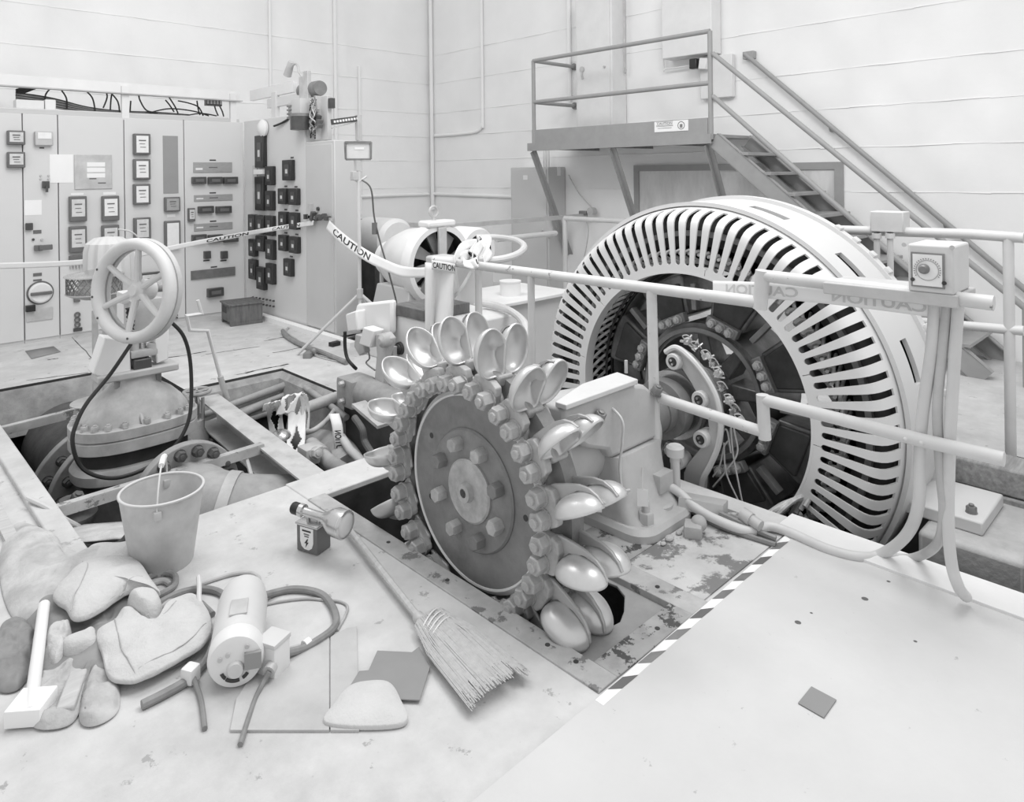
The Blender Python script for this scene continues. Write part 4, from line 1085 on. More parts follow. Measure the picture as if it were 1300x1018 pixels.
for pts in ([(64,112),(58,120),(57,130)],[(76,112),(84,124),(85,138)],[(105,112),(117,124),(121,142)],[(133,113),(136,123),(131,137)],[(137,114),(149,128),(152,143)],[(143,115),(141,125),(140,139)],[(176,120),(178,128),(186,140),(200,143)],[(166,128),(165,142)],[(213,121),(222,135),(226,144)],[(210,127),(215,133),(221,142)],[(190,143),(215,138),(245,141),(265,147)],[(226,128),(240,131),(252,136),(258,147)],[(250,128),(252,140),(254,146)],[(272,133),(274,140),(277,147)],[(278,133),(282,141),(284,148)],[(235,147),(255,144),(275,147)]):
    b = MB(); b.tube([py_(*p, .12) for p in pts], .008, 6); b.build('riser_cable', m_black, cbn)
tb = thing('terminal_block', 'black terminal block under the trough end above the switchboard', 'terminal', py_(272,128))
p, q = py_(261,124,.10), py_(281,135,.10)
b = MB(); b.bb((p.x,YP+.08,q.z),(q.x,YP+.14,p.z)); b.build('block', m_relay, tb)
for k in range(5): 
    x = p.x+(q.x-p.x)*(k+.5)/5; b = MB(); b.bb((x-.012,YP+.07,q.z+.02),(x+.012,YP+.08,p.z-.02)); b.build('terminal', m_zinc, tb)
jb2 = thing('cable_box', 'white junction box lying on top of the switchboard at left', 'box', py_(45,137))
a, c = py_(20,126,.06), py_(56,140,.06); b = MB(); b.bb((a.x,YP+.05,c.z-.02),(c.x,YP+.2,a.z)); b.build('case', m_white2, jb2, bevel=.006)
a, c = py_(57,126,.05), py_(71,141,.05); b = MB(); b.bb((a.x,YP+.04,c.z-.02),(c.x,YP+.2,a.z)); b.build('end_cap', m_white, jb2, bevel=.01)
# trough over the relay panel
c2t = thing('return_trough', 'pale channel beam running above the relay panel to the rack', 'beam', (XK+.1,7.4,2.45))
b = MB(); b.bar((XK+.10,8.1,2.545),(XK+.06,6.95,2.545), .04, .12); b.build('channel', m_white2, c2t)
b = MB(); b.bar((XK+.08,7.6,2.41),(XK+.06,6.78,2.415), .05, .10); b.build('tie_bar', m_panel, c2t)
p = onx(349,130,XK+.05); b = MB(); b.bb((XK+.03,p.y-.05,2.235),(XK+.08,p.y+.05,2.52)); b.build('hanger', m_panel, c2t)
p = onx(337,163,XK-.05); b = MB(); b.lathe([(0,0),(.09,.0),(.10,.03),(.05,.07),(0,.075)], (XK-.01,kx(337,163).y,kx(337,163).z), -EX, 24); tag(b.build('alarm_gong', m_white), 'round white gong on the relay panel above its first relay', 'gong')
b = MB(); b.tube([onx(348,160,XK-.03), onx(358,156,XK-.02), onx(368,150,XK), onx(373,147,XK+.02)], .012, 8); tag(b.build('gong_cable', m_black), 'black cable from the white gong to the rack above', 'cable')
# apparatus rack standing above the end cabinet
rk = thing('apparatus_rack', 'slotted steel rack with coils and wiring above the relay panel', 'rack', (XK+.12, 6.5, 1.94))
def sl_bar(p0, p1, name='upright', w_=.07, h_=.045, slots=12, n=EX):
    b = MB(); b.bar(p0, p1, w_, h_, n); o = b.build(name, m_zinc, rk)
    p0, p1 = V(p0), V(p1); d = (p1-p0); u = d.normalized(); s = u.cross(V(n)).normalized()
    return o
def kk(px, py, dx=.1): return onx(px, py, XK+dx)
a, c = kk(413.5,178), kk(413.5,122); b = MB(); b.bb((XK+.08,a.y-.075,a.z),(XK+.13,a.y+.055,c.z)); b.build('wide_upright', m_panel2, rk, bevel=.004)
a, c = kk(409,178), kk(409,122)
b = MB(); b.bb((XK+.02,a.y-.02,a.z),(XK+.08,a.y+.02,c.z)); up = b.build('slotted_upright', m_zinc, rk)
for k in range(16):
    z = a.z+.02+(c.z-a.z-.04)*k/15; b = MB(); b.bb((XK+.018,a.y-.012,z-.009),(XK+.0205,a.y+.012,z+.009)); b.build('slot', m_dark, up)
for px, y0, y1, wd in ((390.5,90,172,.05),(384.5,97,130,.045)):
    a, c = kk(px,y1,.04), kk(px,y0,.04); b = MB(); b.bb((XK+.02,a.y-wd,a.z),(XK+.06,a.y+wd,c.z)); b.build('upright', m_zinc, rk, bevel=.003)
p, q = kk(384,116,.10), kk(407,114,.10)
b = MB(); b.lathe([(0,0),(.075,0),(.08,.02),(.08,(q-p).length-.02),(.075,(q-p).length),(0,(q-p).length)], p, V((0,-1,0)), 24); b.build('upper_coil', m_steel, rk)
p = kk(383,155,-.02); b = MB(); b.cyl(p+V((0,.0,-.08)), p+V((0,0,.055)), .115, seg=28); b.build('big_coil', m_relay, rk)
b = MB(); b.cyl(p+V((0,0,.055)), p+V((0,0,.085)), .118, seg=28); b.build('coil_top', m_steel, rk)
a = kk(383,138,.0); b = MB(); b.box(a, (.14,.20,.20), None, .01); b.build('transformer', m_panel2, rk)
a = kk(373,141,-.02); b = MB(); b.box(a, (.08,.10,.17), None, .006); b.build('contactor', m_zinc, rk)
for k in range(4): b = MB(); b.box(a+V((-.045,0,.05-.04*k)), (.02,.10,.018)); b.build('contact_bar', m_steel, rk)
b = MB(); b.tube([kk(384,98), kk(380,92), kk(378,84), kk(375,81), kk(371,84), kk(367,92)], .012, 8); b.build('lamp_arm', m_zinc, rk)
p = kk(368.5,88); b = MB(); b.cyl(p+V((0,.07,-.06)), p+V((0,-.03,.08)), .045, .035); b.build('lamp_head', m_zinc, rk)
random.seed(5)
for i in range(9):
    ps = [kk(396+random.uniform(-3,6), 124+j*7+random.uniform(-3,3), .0+random.uniform(-.03,.05)) for j in range(8)]
    b = MB(); b.tube(ps, .007, 6); b.build('wire', (m_black, m_hose, m_zinc)[i%3], rk)
for i in range(10):
    p = kk(random.uniform(395,406), random.uniform(128,160), .02); b = MB(); b.box(p, (.05,.05,.04), M.Rotation(random.random(),3,'X')); b.build('clip', (m_relay, m_zinc, m_midgrey)[i%3], rk)
p = kk(421,131,.10); b = MB(); b.box(p, (.05,.05,.10)); b.build('end_block', m_relay, rk)
# slotted bracket arm reaching out
Ye = YB2
P0, P1, P2 = ony(421,155,Ye), ony(455,150,Ye), ony(455.5,178,Ye)
b = MB(); b.bar(P0, P1+V((.02,0,0)), .03, .055); ar = b.build('bracket_arm', m_relay, rk)
for k in range(9):
    p = P0.lerp(P1, (k+.8)/9.5); b = MB(); b.box(p+V((0,-.0165,0)), (.022,.002,.022)); b.build('arm_slot', m_dialw, ar)
b = MB(); b.bar(P0+V((0,0,-.06)), P1+V((0,0,-.03)), .02, .012); b.build('brace', m_zinc, rk)
b = MB(); b.bar(P1+V((0,0,.03)), P2, .045, .05, EX); b.build('bracket_drop', m_zinc, rk)
# ------------------------------------------------------------------ steel frame, beam and cover in the runner pit
fr = thing('floor_frame', 'worn flat steel frame edging the wheel pit in the floor', 'frame', (2.0, 2.2, 0))
def angle_bar(a, c, z0, z1, m, name='frame_bar'):
    b = MB(); b.bb((a[0],a[1],z0),(c[0],c[1],z1)); return b.build(name, m, fr, bevel=.003)
angle_bar((1.698,1.365),(1.792,3.17), -.03, .008, m_frame)
angle_bar((2.238,1.365),(2.345,2.05), -.03, .007, m_frame)
angle_bar((1.792,1.365),(2.238,1.462), -.03, .0075, m_frameN)
for x, y in ((1.745,2.95),(1.745,2.55),(1.745,2.15),(1.745,1.62),(1.75,1.50),(2.29,1.55),(2.08,1.41)):
    b = MB(); b.cyl((x,y,.0078),(x,y,.0095), .009, seg=12); b.build('bolt_hole', m_dark, fr)
b = MB()
arc = [(2.238,1.80),(2.215,1.74),(2.222,1.69),(2.19,1.63),(2.11,1.575),(2.05,1.548),(1.99,1.558),(1.93,1.598),(1.89,1.612),(1.85,1.612),(1.82,1.635),(1.792,1.68)]
b.prism([(1.792,1.45),(2.238,1.45)]+arc, (0,0,-.030), EX, EY, (0,0,.012))
m_tray = mat('dull sheet cover', .30, .6, .1, .12, 7, .35, 4, .55)
tag(b.build('pit_cover_sheet', m_tray, bevel=.003), 'dull metal cover sheet with a scalloped hole at the near end of the wheel pit', 'cover sheet')
b = MB(); b.bb((1.70,3.155,-.16),(2.315,3.41,.006)); tag(b.build('floor_beam', m_floor, bevel=.006), 'pale beam across the floor between the wheel pit and the pipe pit', 'beam')
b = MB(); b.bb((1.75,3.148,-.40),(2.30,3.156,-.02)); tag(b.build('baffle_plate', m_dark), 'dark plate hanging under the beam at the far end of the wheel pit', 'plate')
kb = MB(); kb.bb((.69,3.30,-.06),(.79,6.3,.03)); tag(kb.build('pit_kerb', m_floor, bevel=.008), 'pale plank kerb along the left edge of the pipe pit', 'kerb')
b = MB(); b.bb((.55,3.25,.0),(.60,5.2,.02)); tag(b.build('floor_strip', m_woodl), 'thin pale strip lying left of the pit kerb', 'strip')
m_chan = mat('pale worn channel', .50, .6, 0, .12, 6, .55, 4, .4, .15, 30)
# C-channel beam across the pipe pit
cb0, cb1 = V((1.867,3.40,0)), V((2.01,5.22,0)); cd = (cb1-cb0); cu = cd.normalized(); cs = V((cu.y,-cu.x,0))
ch = thing('channel_beam', 'rusty steel channel beam lying across the pipe pit', 'beam', cb0)
b = MB(); b.prism([(-.075,-.008),(.07,-.008),(.07,-.20),(-.075,-.20),(-.075,-.19),(.058,-.19),(.058,-.02),(-.075,-.02)], cb0, cs, EZ, cd)
b.build('channel', m_chan, ch)
def angle_iron(p, q, lab, w_=.045, m=m_frame):
    p, q = V(p), V(q); b = MB(); b.bar(p, q, w_, .008, EZ)
    d = (q-p).normalized(); s = V((d.y,-d.x,0))
    b.bar(p+s*w_*.45+V((0,0,-.025)), q+s*w_*.45+V((0,0,-.025)), .008, .05, EZ)
    return tag(b.build('angle_iron', m), lab, 'angle iron')
angle_iron(onz(58,647,.012), onz(333,563,.005), 'long steel angle laid across the pit in front of the valve')
angle_iron(onz(-20,548,.01), onz(125,512,.01), 'steel angle laid across the pit behind the valve at far left')
b = MB(); b.tube([onz(35,632,.05), onz(62,645,.03), onz(84,660,-.05), onz(130,683,-.25)], .012, 8); tag(b.build('bent_rod', m_railw2), 'thin pale bent rod leaning into the pit beside the kerb', 'rod')
b = MB(); b.tube([onz(311,576,-.03), onz(319,603,-.12)], .012, 8, False); tag(b.build('short_rod', m_zinc), 'short bright rod standing under the channel beam', 'rod')

# ------------------------------------------------------------------ big gate valve
VX, VY = 1.36, 4.70
gv = thing('gate_valve', 'big gate valve with white yoke and oval bolted bonnet standing in the pit', 'valve', (VX, VY, -1.3))
def oval(hx, hy, z, n=48, p=2.5, cx=VX, cy=VY):
    L = []
    for i in range(n):
        t = 2*PI*i/n; c, s = math.cos(t), math.sin(t)
        L.append(V((cx+hx*math.copysign(abs(c)**(2/p), c), cy+hy*math.copysign(abs(s)**(2/p), s), z)))
    return L
b = MB(); b.loft([oval(.345,.245,.075), oval(.355,.255,.082), oval(.355,.255,.135), oval(.345,.245,.142)]); b.build('bonnet_flange', m_valve, gv)
b = MB(); b.loft([oval(.345,.245,.0), oval(.355,.255,.006), oval(.355,.255,.068), oval(.345,.245,.074)]); b.build('body_flange', m_valve, gv)
b = MB(); b.loft([oval(.30,.20,-.10), oval(.30,.20,.002)]); b.build('neck_gap', m_dark, gv)
b = MB(); b.loft([oval(.30,.205,-.20), oval(.345,.24,-.175), oval(.35,.245,-.12), oval(.33,.23,-.09)]); b.build('lower_flange', m_valve, gv)
b = MB(); b.loft([oval(.32,.25,-.95), oval(.34,.28,-.6), oval(.31,.23,-.45), oval(.29,.20,-.2)]); b.build('valve_body', m_valved, gv)
b = MB(); b.loft([oval(.40,.34,-.62), oval(.42,.36,-.60), oval(.42,.36,-.52), oval(.40,.34,-.50)]); b.build('belly_ring', m_valved, gv)
b = MB(); b.loft([oval(.315,.215,.135), oval(.30,.20,.17), oval(.265,.18,.225), oval(.215,.155,.275), oval(.15,.13,.318), oval(.12,.11,.345), oval(.115,.105,.40)])
b.build('bonnet_dome', m_valve, gv)
b = MB(); b.prism([(-.012,0),(.012,0),(.010,.05),(-.010,.05)], (VX-.02,VY-.235,.14), EX, V((0,.55,.85)).normalized(), (0,.2,.16)); b.build('bonnet_rib', m_valve, gv, bevel=.006)
for i in range(22):
    t = 2*PI*(i+.5)/22; c, s = math.cos(t), math.sin(t)
    p = V((VX+.325*math.copysign(abs(c)**.8,c), VY+.228*math.copysign(abs(s)**.8,s), .142))
    b = MB(); b.hexn(p, EZ, .021, .028, .4, rot=i); b.build('bonnet_nut', m_nut, gv)
# white yoke standing on the dome, with the gear head behind the wheel
def yk_pt(px, py, y=VY-.05): return ony(px, py, y)
b = MB(); p, q = yk_pt(120,481), yk_pt(222,462); b.bar(p, q, .16, .045); b.build('yoke_base', m_steel_l, gv, bevel=.01)
for poly in ([(133,428),(164,432),(167,474),(147,485),(118,475),(126,450)], [(196,415),(215,411),(214,456),(199,462)]):
    pl = [yk_pt(*p, VY-.09) for p in poly]
    b = MB(); b.prism([(p.x, p.z) for p in pl], (0,VY-.09,0), EX, EZ, (0,.13,0)); b.build('yoke_leg', m_white, gv, bevel=.008)
for px in (150, 200): p = yk_pt(px, 486 if px < 170 else 474); b = MB(); b.cyl(p-V((0,0,.06)), p+V((0,0,.01)), .022); b.build('yoke_stud', m_steel, gv)
p = yk_pt(182,430); b = MB(); b.cyl(V((p.x,VY-.03,.34)), V((p.x,VY-.03,.95)), .022); b.build('stem', m_nickel, gv)
p = yk_pt(182,447); b = MB(); b.box(V((p.x,VY-.03,p.z)), (.16,.12,.045), None, .01); b.cyl(V((p.x-.05,VY-.05,p.z)), V((p.x-.05,VY-.05,p.z+.07)), .025); b.cyl(V((p.x+.05,VY-.06,p.z)), V((p.x+.05,VY-.06,p.z+.05)), .03); b.build('gland', m_valve, gv)
a, c = yk_pt(172,470), yk_pt(184,458); b = MB(); b.box((a+c)/2, (.10,.12,.10)); b.build('gland_box', m_relay, gv, bevel=.006)
p = yk_pt(184,400,VY-.02); b = MB(); b.box(V((p.x,VY,p.z)), (.20,.16,.22), None, .03); b.build('gear_head', m_steel_l, gv)
p = yk_pt(166,408,VY-.12); b = MB(); b.lathe([(.030-.008*(i%2)-.001*i, -.013*i) for i in range(13)], p+V((0,0,.08)), EZ, 16); b.build('rubber_boot', m_black, gv)
p = yk_pt(190,378,VY-.0); b = MB(); b.box(V((p.x,VY+.02,p.z+.02)), (.34,.12,.07), None, .012); b.build('yoke_top', m_railw2, gv)
# handwheel: its axle is level and points left of the camera
WN = V((math.cos(math.radians(207)), math.sin(math.radians(207)), .10)).normalized(); WS = V((-WN.y, WN.x, 0)).normalized(); WU = WN.cross(WS)*-1
WU = WU if WU.z > 0 else -WU
DISH = .06
HB = ony(180,368,VY-.33)
hw_ = thing('handwheel', 'big pale six-spoked handwheel on the gate valve', 'handwheel', HB)
R_ = .264
def wp(r, deg, n=0.): t = math.radians(deg); return HB+WS*(r*math.sin(t))+WU*(r*math.cos(t))+WN*n
b = MB()
prof = []
for i in range(14):
    t = 2*PI*i/14; prof.append((R_+.034*math.cos(t), .0+.040*math.sin(t)))
b.lathe(prof, HB+WN*DISH, WN, 72, True); b.build('rim', m_railw2, hw_)
b = MB(); b.lathe([(R_-.035,-.03),(R_+.028,-.034),(R_+.034,-.06),(R_-.03,-.06)], HB+WN*DISH, WN, 72, True); b.build('rim_flange', m_steel_l, hw_)
for k in range(6):
    b = MB(); a = 4+60*k
    b.tube([wp(.03,a,.03), wp(.15,a,.05), wp(R_-.01,a,DISH)], .021, 10, taper=.016); b.build('spoke', m_railw2, hw_)
b = MB(); b.lathe([(0,.07),(.030,.07),(.038,.055),(.058,.045),(.062,0),(.06,-.06),(0,-.06)][::-1], HB, WN, 28); b.build('hub', m_railw2, hw_)
b = MB(); b.cyl(HB-WN*.05, HB-WN*.26, .02); b.build('axle', m_steel, hw_)
for k, a in enumerate((-65,-100,-128,175)): 
    p = wp(R_,a,DISH+.038); b = MB(); b.cyl(p, p+WN*.004, .007, seg=10); b.build('rim_hole', m_relay, hw_)
# flange rings of the penstock on either side of the body
def flange(name, cx, y, cz, r, th, m, nb, side=-1, lab=None):
    t = thing(name, lab, 'pipe flange', (cx, y, cz))
    b = MB(); b.lathe([(r*.55,0),(r,0),(r,th),(r*.55,th)], (cx,y,cz), EY, 64, True); b.build('ring', m, t, bevel=.006)
    for k in range(nb):
        a = 2*PI*(k+.5)/nb; p = V((cx+r*.84*math.cos(a), y, cz+r*.84*math.sin(a)))
        b = MB(); b.hexn(p, V((0,side,0)), .030, .04, .4, rot=k); b.build('flange_bolt', m_valved, t)
    return t
flange('pipe_flange', 1.36, 5.20, -.50, .49, .06, m_pipe, 20, -1, 'outer pale flange ring of the big pipe at the far left of the valve')
flange('pipe_flange', 1.36, 4.99, -.447, .415, .07, m_pipe, 18, -1, 'inner pale flange ring of the big pipe nearer the valve body')
flange('pipe_flange', 1.44, 4.03, -.17, .285, .06, m_pipe, 16, -1, 'bolted flange joining the valve to the big elbow pipe')
ep = thing('elbow_pipe', 'fat pale elbow pipe bending right under the floor from the valve flange', 'pipe', (1.6,3.8,-.3))
b = MB(); b.tube([(1.44,4.10,-.22),(1.44,3.98,-.22),(1.47,3.86,-.23),(1.58,3.76,-.26),(1.75,3.70,-.30),(2.0,3.62,-.34),(2.5,3.5,-.36)], .235, 28); b.build('pipe', m_pipe, ep)
b = MB(); b.tube([(1.52,3.80,-.245),(1.565,3.765,-.255)], .243, 28, False); b.build('weld_band', m_valve, ep)
b = MB(); b.lathe([(0,-.2),(.32,-.2),(.32,.9),(0,.9)], (1.36,5.45,-.48), EY, 40); tag(b.build('penstock_pipe', m_valved), 'dark big pipe running away behind the flange rings', 'pipe')
p = onz(90,668,-.15); b = MB(); b.lathe([(0,0),(.10,0),(.12,.06),(.05,.14),(0,.15)], p, EZ, 20); b.hexn(p+V((.02,-.02,.13)), V((.2,-.5,1)), .03, .04, .3); tag(b.build('drain_valve', m_valved), 'small rusty drain fitting low in the pit by the kerb', 'fitting')
b = MB(); b.grid(lambda u, v: onz(70+110*u, 690-22*v-8*u, -.02-.10*v*v+.012*math.sin(9*u+4*v)), 20, 8); tag(b.build('ground_cloth', m_cloth, solid=.004), 'pale dirty cloth hanging over the near pit edge behind the bucket', 'cloth')
# black cable looped round the bonnet
b = MB(); b.tube([ony(166,437,VY-.2), ony(140,475,VY-.25), ony(110,512,VY-.3), ony(96,540,VY-.33), ony(92,562,VY-.35), ony(101,590,VY-.36), ony(122,604,VY-.38), ony(152,606,VY-.39), ony(190,592,VY-.38), ony(222,566,VY-.36), ony(239,535,VY-.33), ony(243,500,VY-.3), ony(241,455,VY-.28), ony(232,425,VY-.28), ony(214,406,VY-.28)], .011, 8)
tag(b.build('loop_cable', m_black), 'black cable looped from the handwheel round the oval bonnet', 'cable')
# small valve right of the bonnet
sv = thing('small_valve', 'small old gate valve with flat spoked wheel beside the big bonnet', 'valve', onz(250,560,-.2))
p = ony(250,497,VY+.35)
b = MB(); b.lathe([(.085-.013*math.cos(t*PI/4)*1, .013*math.sin(t*PI/4)) for t in range(8)], p, EZ, 28, True)
for k in range(5): a = 2*PI*k/5; b.tube([p, p+V((.08*math.cos(a),.08*math.sin(a),0))], .009, 6, False)
b.build('wheel', m_pipe, sv)
b = MB(); b.cyl(p, p-V((0,0,.30)), .016); b.build('stem', m_nickel, sv)
for dx in (-.04,.04): b = MB(); b.cyl(p+V((dx,0,-.05)), p+V((dx,0,-.25)), .012); b.build('yoke_rod', m_valve, sv)
b = MB(); b.lathe([(0,0),(.04,0),(.05,-.06),(.075,-.12),(.08,-.15),(.10,-.16),(.10,-.20),(.085,-.21),(.085,-.4),(0,-.4)], p-V((0,0,.20)), EZ, 28); b.build('bonnet', m_valve, sv)
# zig-zag crank handle
b = MB(); Yc = 5.15; b.tube([ony(251,381,Yc), ony(256,398,Yc), ony(237,401,Yc), ony(241,419,Yc), ony(264,420,Yc), ony(280,480,Yc), ony(288,508,Yc)], .0125, 8, False)
ck = tag(b.build('crank_handle', m_railw2), 'thin pale zig-zag crank rod standing at the pit edge', 'crank rod')
b = MB(); b.tube([ony(279.5,478,Yc), ony(288,506,Yc)], .021, 10, False); b.build('socket', m_steel_l, ck)
# ------------------------------------------------------------------ pipework in the far pit
def pipe(pts, r, lab, m=m_pipe, name='pipe', cat='pipe', smooth=True):
    b = MB(); b.tube(pts, r, 14, smooth); return tag(b.build(name, m), lab, cat)
YF = 5.35
pipe([ony(255,528,YF), ony(373,485,YF), ony(379,486,YF-.06), onx(398,500,2.62), onx(440,530,2.62)], .024, 'upper pale pipe along the far pit edge turning the corner', smooth=False)
pipe([ony(255,541,YF-.02), ony(372,497,YF-.02)], .022, 'second pale pipe just below the upper one', smooth=False)
pipe([ony(290,533,YF-.15), ony(334,513,YF-.15), ony(345,512,YF-.2)], .028, 'short fat pipe ending at the white lattice', smooth=False)
pipe([ony(270,548,YF-.1), ony(340,525,YF-.1)], .018, 'thin lower pipe behind the channel beam', smooth=False)
pipe([onz(383,520,-.05), onz(441,499,-.02)], .040, 'stout pipe from the lattice up to the nozzle casting', m_valve, smooth=False)
pipe([onz(396,500,-.35), onz(420,520,-.35), onz(430,545,-.4)], .028, 'pale pipe behind the dark casting')
pipe([onz(385,550,-.15), onz(400,545,-.12), onz(415,533,-.10), onz(425,520,-.08)], .017, 'thin curved pipe across the grey casting', m_valve)
cs_ = thing('needle_casting', 'grey rounded casting deep in the far pit', 'casting', (2.4,4.4,-.5))
b = MB(); p = onz(405,545,-.45); b.sphere(p, .26, (1,1.1,.95)); b.build('shell', m_pipe, cs_)
b = MB(); q = onz(445,600,-.35); b.cyl(p, q, .17, .12, 24); b.build('nose', m_valve, cs_)
pipe([onz(402,572,-.18), onz(420,588,-.18), onz(440,600,-.18)], .045, 'sleeved pipe running to the near pit beam', m_pipe, smooth=False)
pipe([onz(395,566,-.2), onz(411,579,-.18)], .055, 'dark pipe collar on the sleeved pipe', m_valve, smooth=False)
pipe([onz(434,555,-.2), onz(445,572,-.2), onz(462,588,-.2)], .028, 'pale pipe slanting beside the hanging tape', m_railw2, smooth=False)
b = MB(); b.bb((2.02,4.02,-.5),(2.20,4.20,-.16)); tag(b.build('bracket_block', m_valved, bevel=.01), 'rusty block under the lattice in the far pit', 'block')
b = MB(); p = onz(394,576,-.14); b.box(p, (.12,.12,.10), None, .01); b.hexn(p+V((0,-.06,.02)), V((0,-1,.3)), .035, .04, .3); tag(b.build('clamp_bracket', m_valve), 'bolted clamp on the pipes below the lattice', 'clamp')
# white lattice straps draped over the pipe: barrier netting folded to two bands
def lattice(name, path, width, lab, holes=4):
    P = spline(path, 12); k = len(P)
    def at(t): t = min(t, .9999)*(k-1); i = int(t); return P[i].lerp(P[min(i+1,k-1)], t-i)
    wv = V(width); b = MB(); nu, nv = 44, 16
    R = [[b.bm.verts.new(at(i/nu)+wv*(j/nv-.5)+V((0,0,.004*math.sin(i*.9+j)))) for j in range(nv+1)] for i in range(nu+1)]
    for i in range(nu):
        for j in range(nv):
            u = (i+.5)/nu*holes; v = (j+.5)/nv
            uu = u-math.floor(u)
            if abs(uu-.5)/.40+abs(v-.5)/.30 < 1 : continue
            b.face((R[i][j], R[i+1][j], R[i+1][j+1], R[i][j+1]))
    return tag(b.build(name, m_white2, solid=.004), lab, 'netting')
c = V((.46,.36,0)).normalized()
lattice('barrier_netting', [onz(343,520,.05), onz(345,512,.14), onz(347,512,.12), onz(349,530,-.06), onz(352,552,-.18)], V((.105,.0,.0)), 'left band of white diamond netting draped over the pit pipes', 2)
lattice('barrier_netting', [onz(362,525,.02), onz(370,503,.12), onz(376,502,.10), onz(377,525,-.02), onz(376,556,-.12), onz(374,575,-.16)], V((.12,-.02,0)), 'middle band of white diamond netting draped over the pit pipes', 3)
lattice('barrier_netting', [onz(380,500,.12), onz(385,503,.10), onz(388,520,-.0), onz(387,552,-.16)], V((.05,-.02,0)), 'narrow right band of white diamond netting over the pit pipes', 2)
p = onz(357,556,-.12); b = MB(); b.sphere(p, .07, (1,1,.8)); b.cyl(p-V((.05,.05,.02)), p-V((.12,.12,.04)), .03); tag(b.build('bulb_guard', m_nickel), 'shiny rounded fitting hanging below the white netting', 'fitting')
# ------------------------------------------------------------------ governor and exciter group behind the wheel
XF = 2.92
a, c = onx(496,392,XF), onx(556,404,XF)
gb = thing('governor_base', 'white machine base box with a round dark plug behind the left buckets', 'machine base', (XF+.3, a.y-.3, 0))
b = MB(); b.bb((XF,c.y-.12,0),(XF+.62,a.y,.60)); b.build('box', m_white2, gb, bevel=.012)
p = onx(508.5,442,XF); b = MB(); b.lathe([(0,.035),(.018,.035),(.022,.03),(.030,.03),(.034,.02),(.042,.02),(.046,0)][::-1], p, -EX, 28); b.build('plug', m_dark, gb)
p0, p1 = onx(500.5,388,XF), onx(540,399,XF)
b = MB(); b.bb((XF-.015,p1.y,.602),(XF+.40,p0.y,.675)); tag(b.build('timber_block', m_woodd, bevel=.004), 'dark timber block lying on the white machine base', 'timber')
mo = thing('exciter_motor', 'white round exciter machine open at the near end with dark fan blades', 'motor', (3.87, 5.1, .3))
MC = V((3.87, 4.80, .80))
b = MB(); b.lathe([(.300,0),(.345,-.0),(.365,.03),(.365,.10),(.33,.14),(.30,.42),(.24,.60),(.16,.66),(.16,.80),(0,.82)], MC, EY, 48); b.build('housing', m_white2, mo)
b = MB(); b.lathe([(0,.16),(.305,.16),(.305,0)], MC, EY, 48); b.build('inner_wall', m_dark, mo)
for k in range(8):
    a_ = 2*PI*k/8+.25; d = V((math.cos(a_),0,math.sin(a_))); s = V((-math.sin(a_),0,math.cos(a_)))
    b = MB(); b.loft([[MC+d*.11+s*.02+EY*.04, MC+d*.11-s*.05+EY*.06, MC+d*.11-s*.05+EY*.08, MC+d*.11+s*.02+EY*.06], [MC+d*.285+s*.07+EY*.03, MC+d*.285-s*.06+EY*.06, MC+d*.285-s*.06+EY*.08, MC+d*.285+s*.07+EY*.05]]); b.build('fan_blade', m_steel, mo)
b = MB(); b.lathe([(0,-.01),(.07,-.01),(.10,.02),(.12,.05),(.12,.15)], MC, EY, 28); b.build('fan_hub', m_rotor, mo)
b = MB(); b.bb((MC.x-.045,MC.y-.035,MC.z-.05),(MC.x+.04,MC.y-.005,MC.z+.33)); b.build('front_strut', m_steel_l, mo, bevel=.006)
b = MB(); b.bb((MC.x-.15,MC.y-.02,MC.z+.33),(MC.x+.16,MC.y+.14,MC.z+.39)); b.build('top_pad', m_white2, mo, bevel=.02)
p = V((MC.x-.03,MC.y+.06,MC.z+.39)); b = MB(); b.cyl(p, p+V((0,0,.03)), .02); t_ = p+V((0,0,.075))
b.tube([t_+V((.045*math.cos(2*PI*i/16),0,.045*math.sin(2*PI*i/16))) for i in range(16)], .012, 8, True, 2, True); b.build('lifting_eye', m_zinc, mo)
b = MB(); b.loft([[V((MC.x-.42,MC.y+.02,0)),V((MC.x+.35,MC.y+.02,0)),V((MC.x+.35,MC.y+.62,0)),V((MC.x-.42,MC.y+.62,0))],[V((MC.x-.30,MC.y+.06,.62)),V((MC.x+.24,MC.y+.06,.62)),V((MC.x+.24,MC.y+.55,.62)),V((MC.x-.30,MC.y+.55,.62))]]); b.build('pedestal', m_panel2, mo, bevel=.01)
b = MB(); b.lathe([(0,-.9),(.20,-.9),(.24,-.85),(.24,-.35),(.20,-.3),(0,-.3)], (4.42,5.9,.88), V((0,-1,0)), 32); tag(b.build('air_receiver', m_white2), 'pale round tank end behind the work light pole', 'tank')
b = MB(); b.bb((4.15,6.25,.25),(4.75,6.9,.70)); tag(b.build('tank_cradle', m_dark, bevel=.01), 'dark cradle block under the pale tank', 'cradle')
b = MB(); b.bb((3.95,6.1,0),(4.9,7.1,.25)); tag(b.build('plinth_block', m_conc, bevel=.01), 'pale concrete plinth under the dark cradle', 'plinth')
f2 = thing('small_exciter', 'smaller white round machine with a dark opening right of the exciter', 'motor', (4.55,5.0,.3))
C2 = V((4.50,5.00,.86)); b = MB(); b.lathe([(.15,0),(.20,0),(.22,.03),(.22,.3),(.12,.4),(0,.4)], C2, EY, 36); b.build('housing', m_white2, f2)
b = MB(); b.lathe([(0,.06),(.155,.06),(.155,0)], C2, EY, 36); b.build('opening', m_dark, f2)
b = MB(); b.lathe([(0,-.01),(.03,-.01),(.10,.05)], C2, EY, 24); b.build('fan', m_midgrey, f2)
b = MB(); b.bb((4.35,5.0,.0),(4.68,5.35,.68)); b.build('stand', m_panel2, f2, bevel=.01)
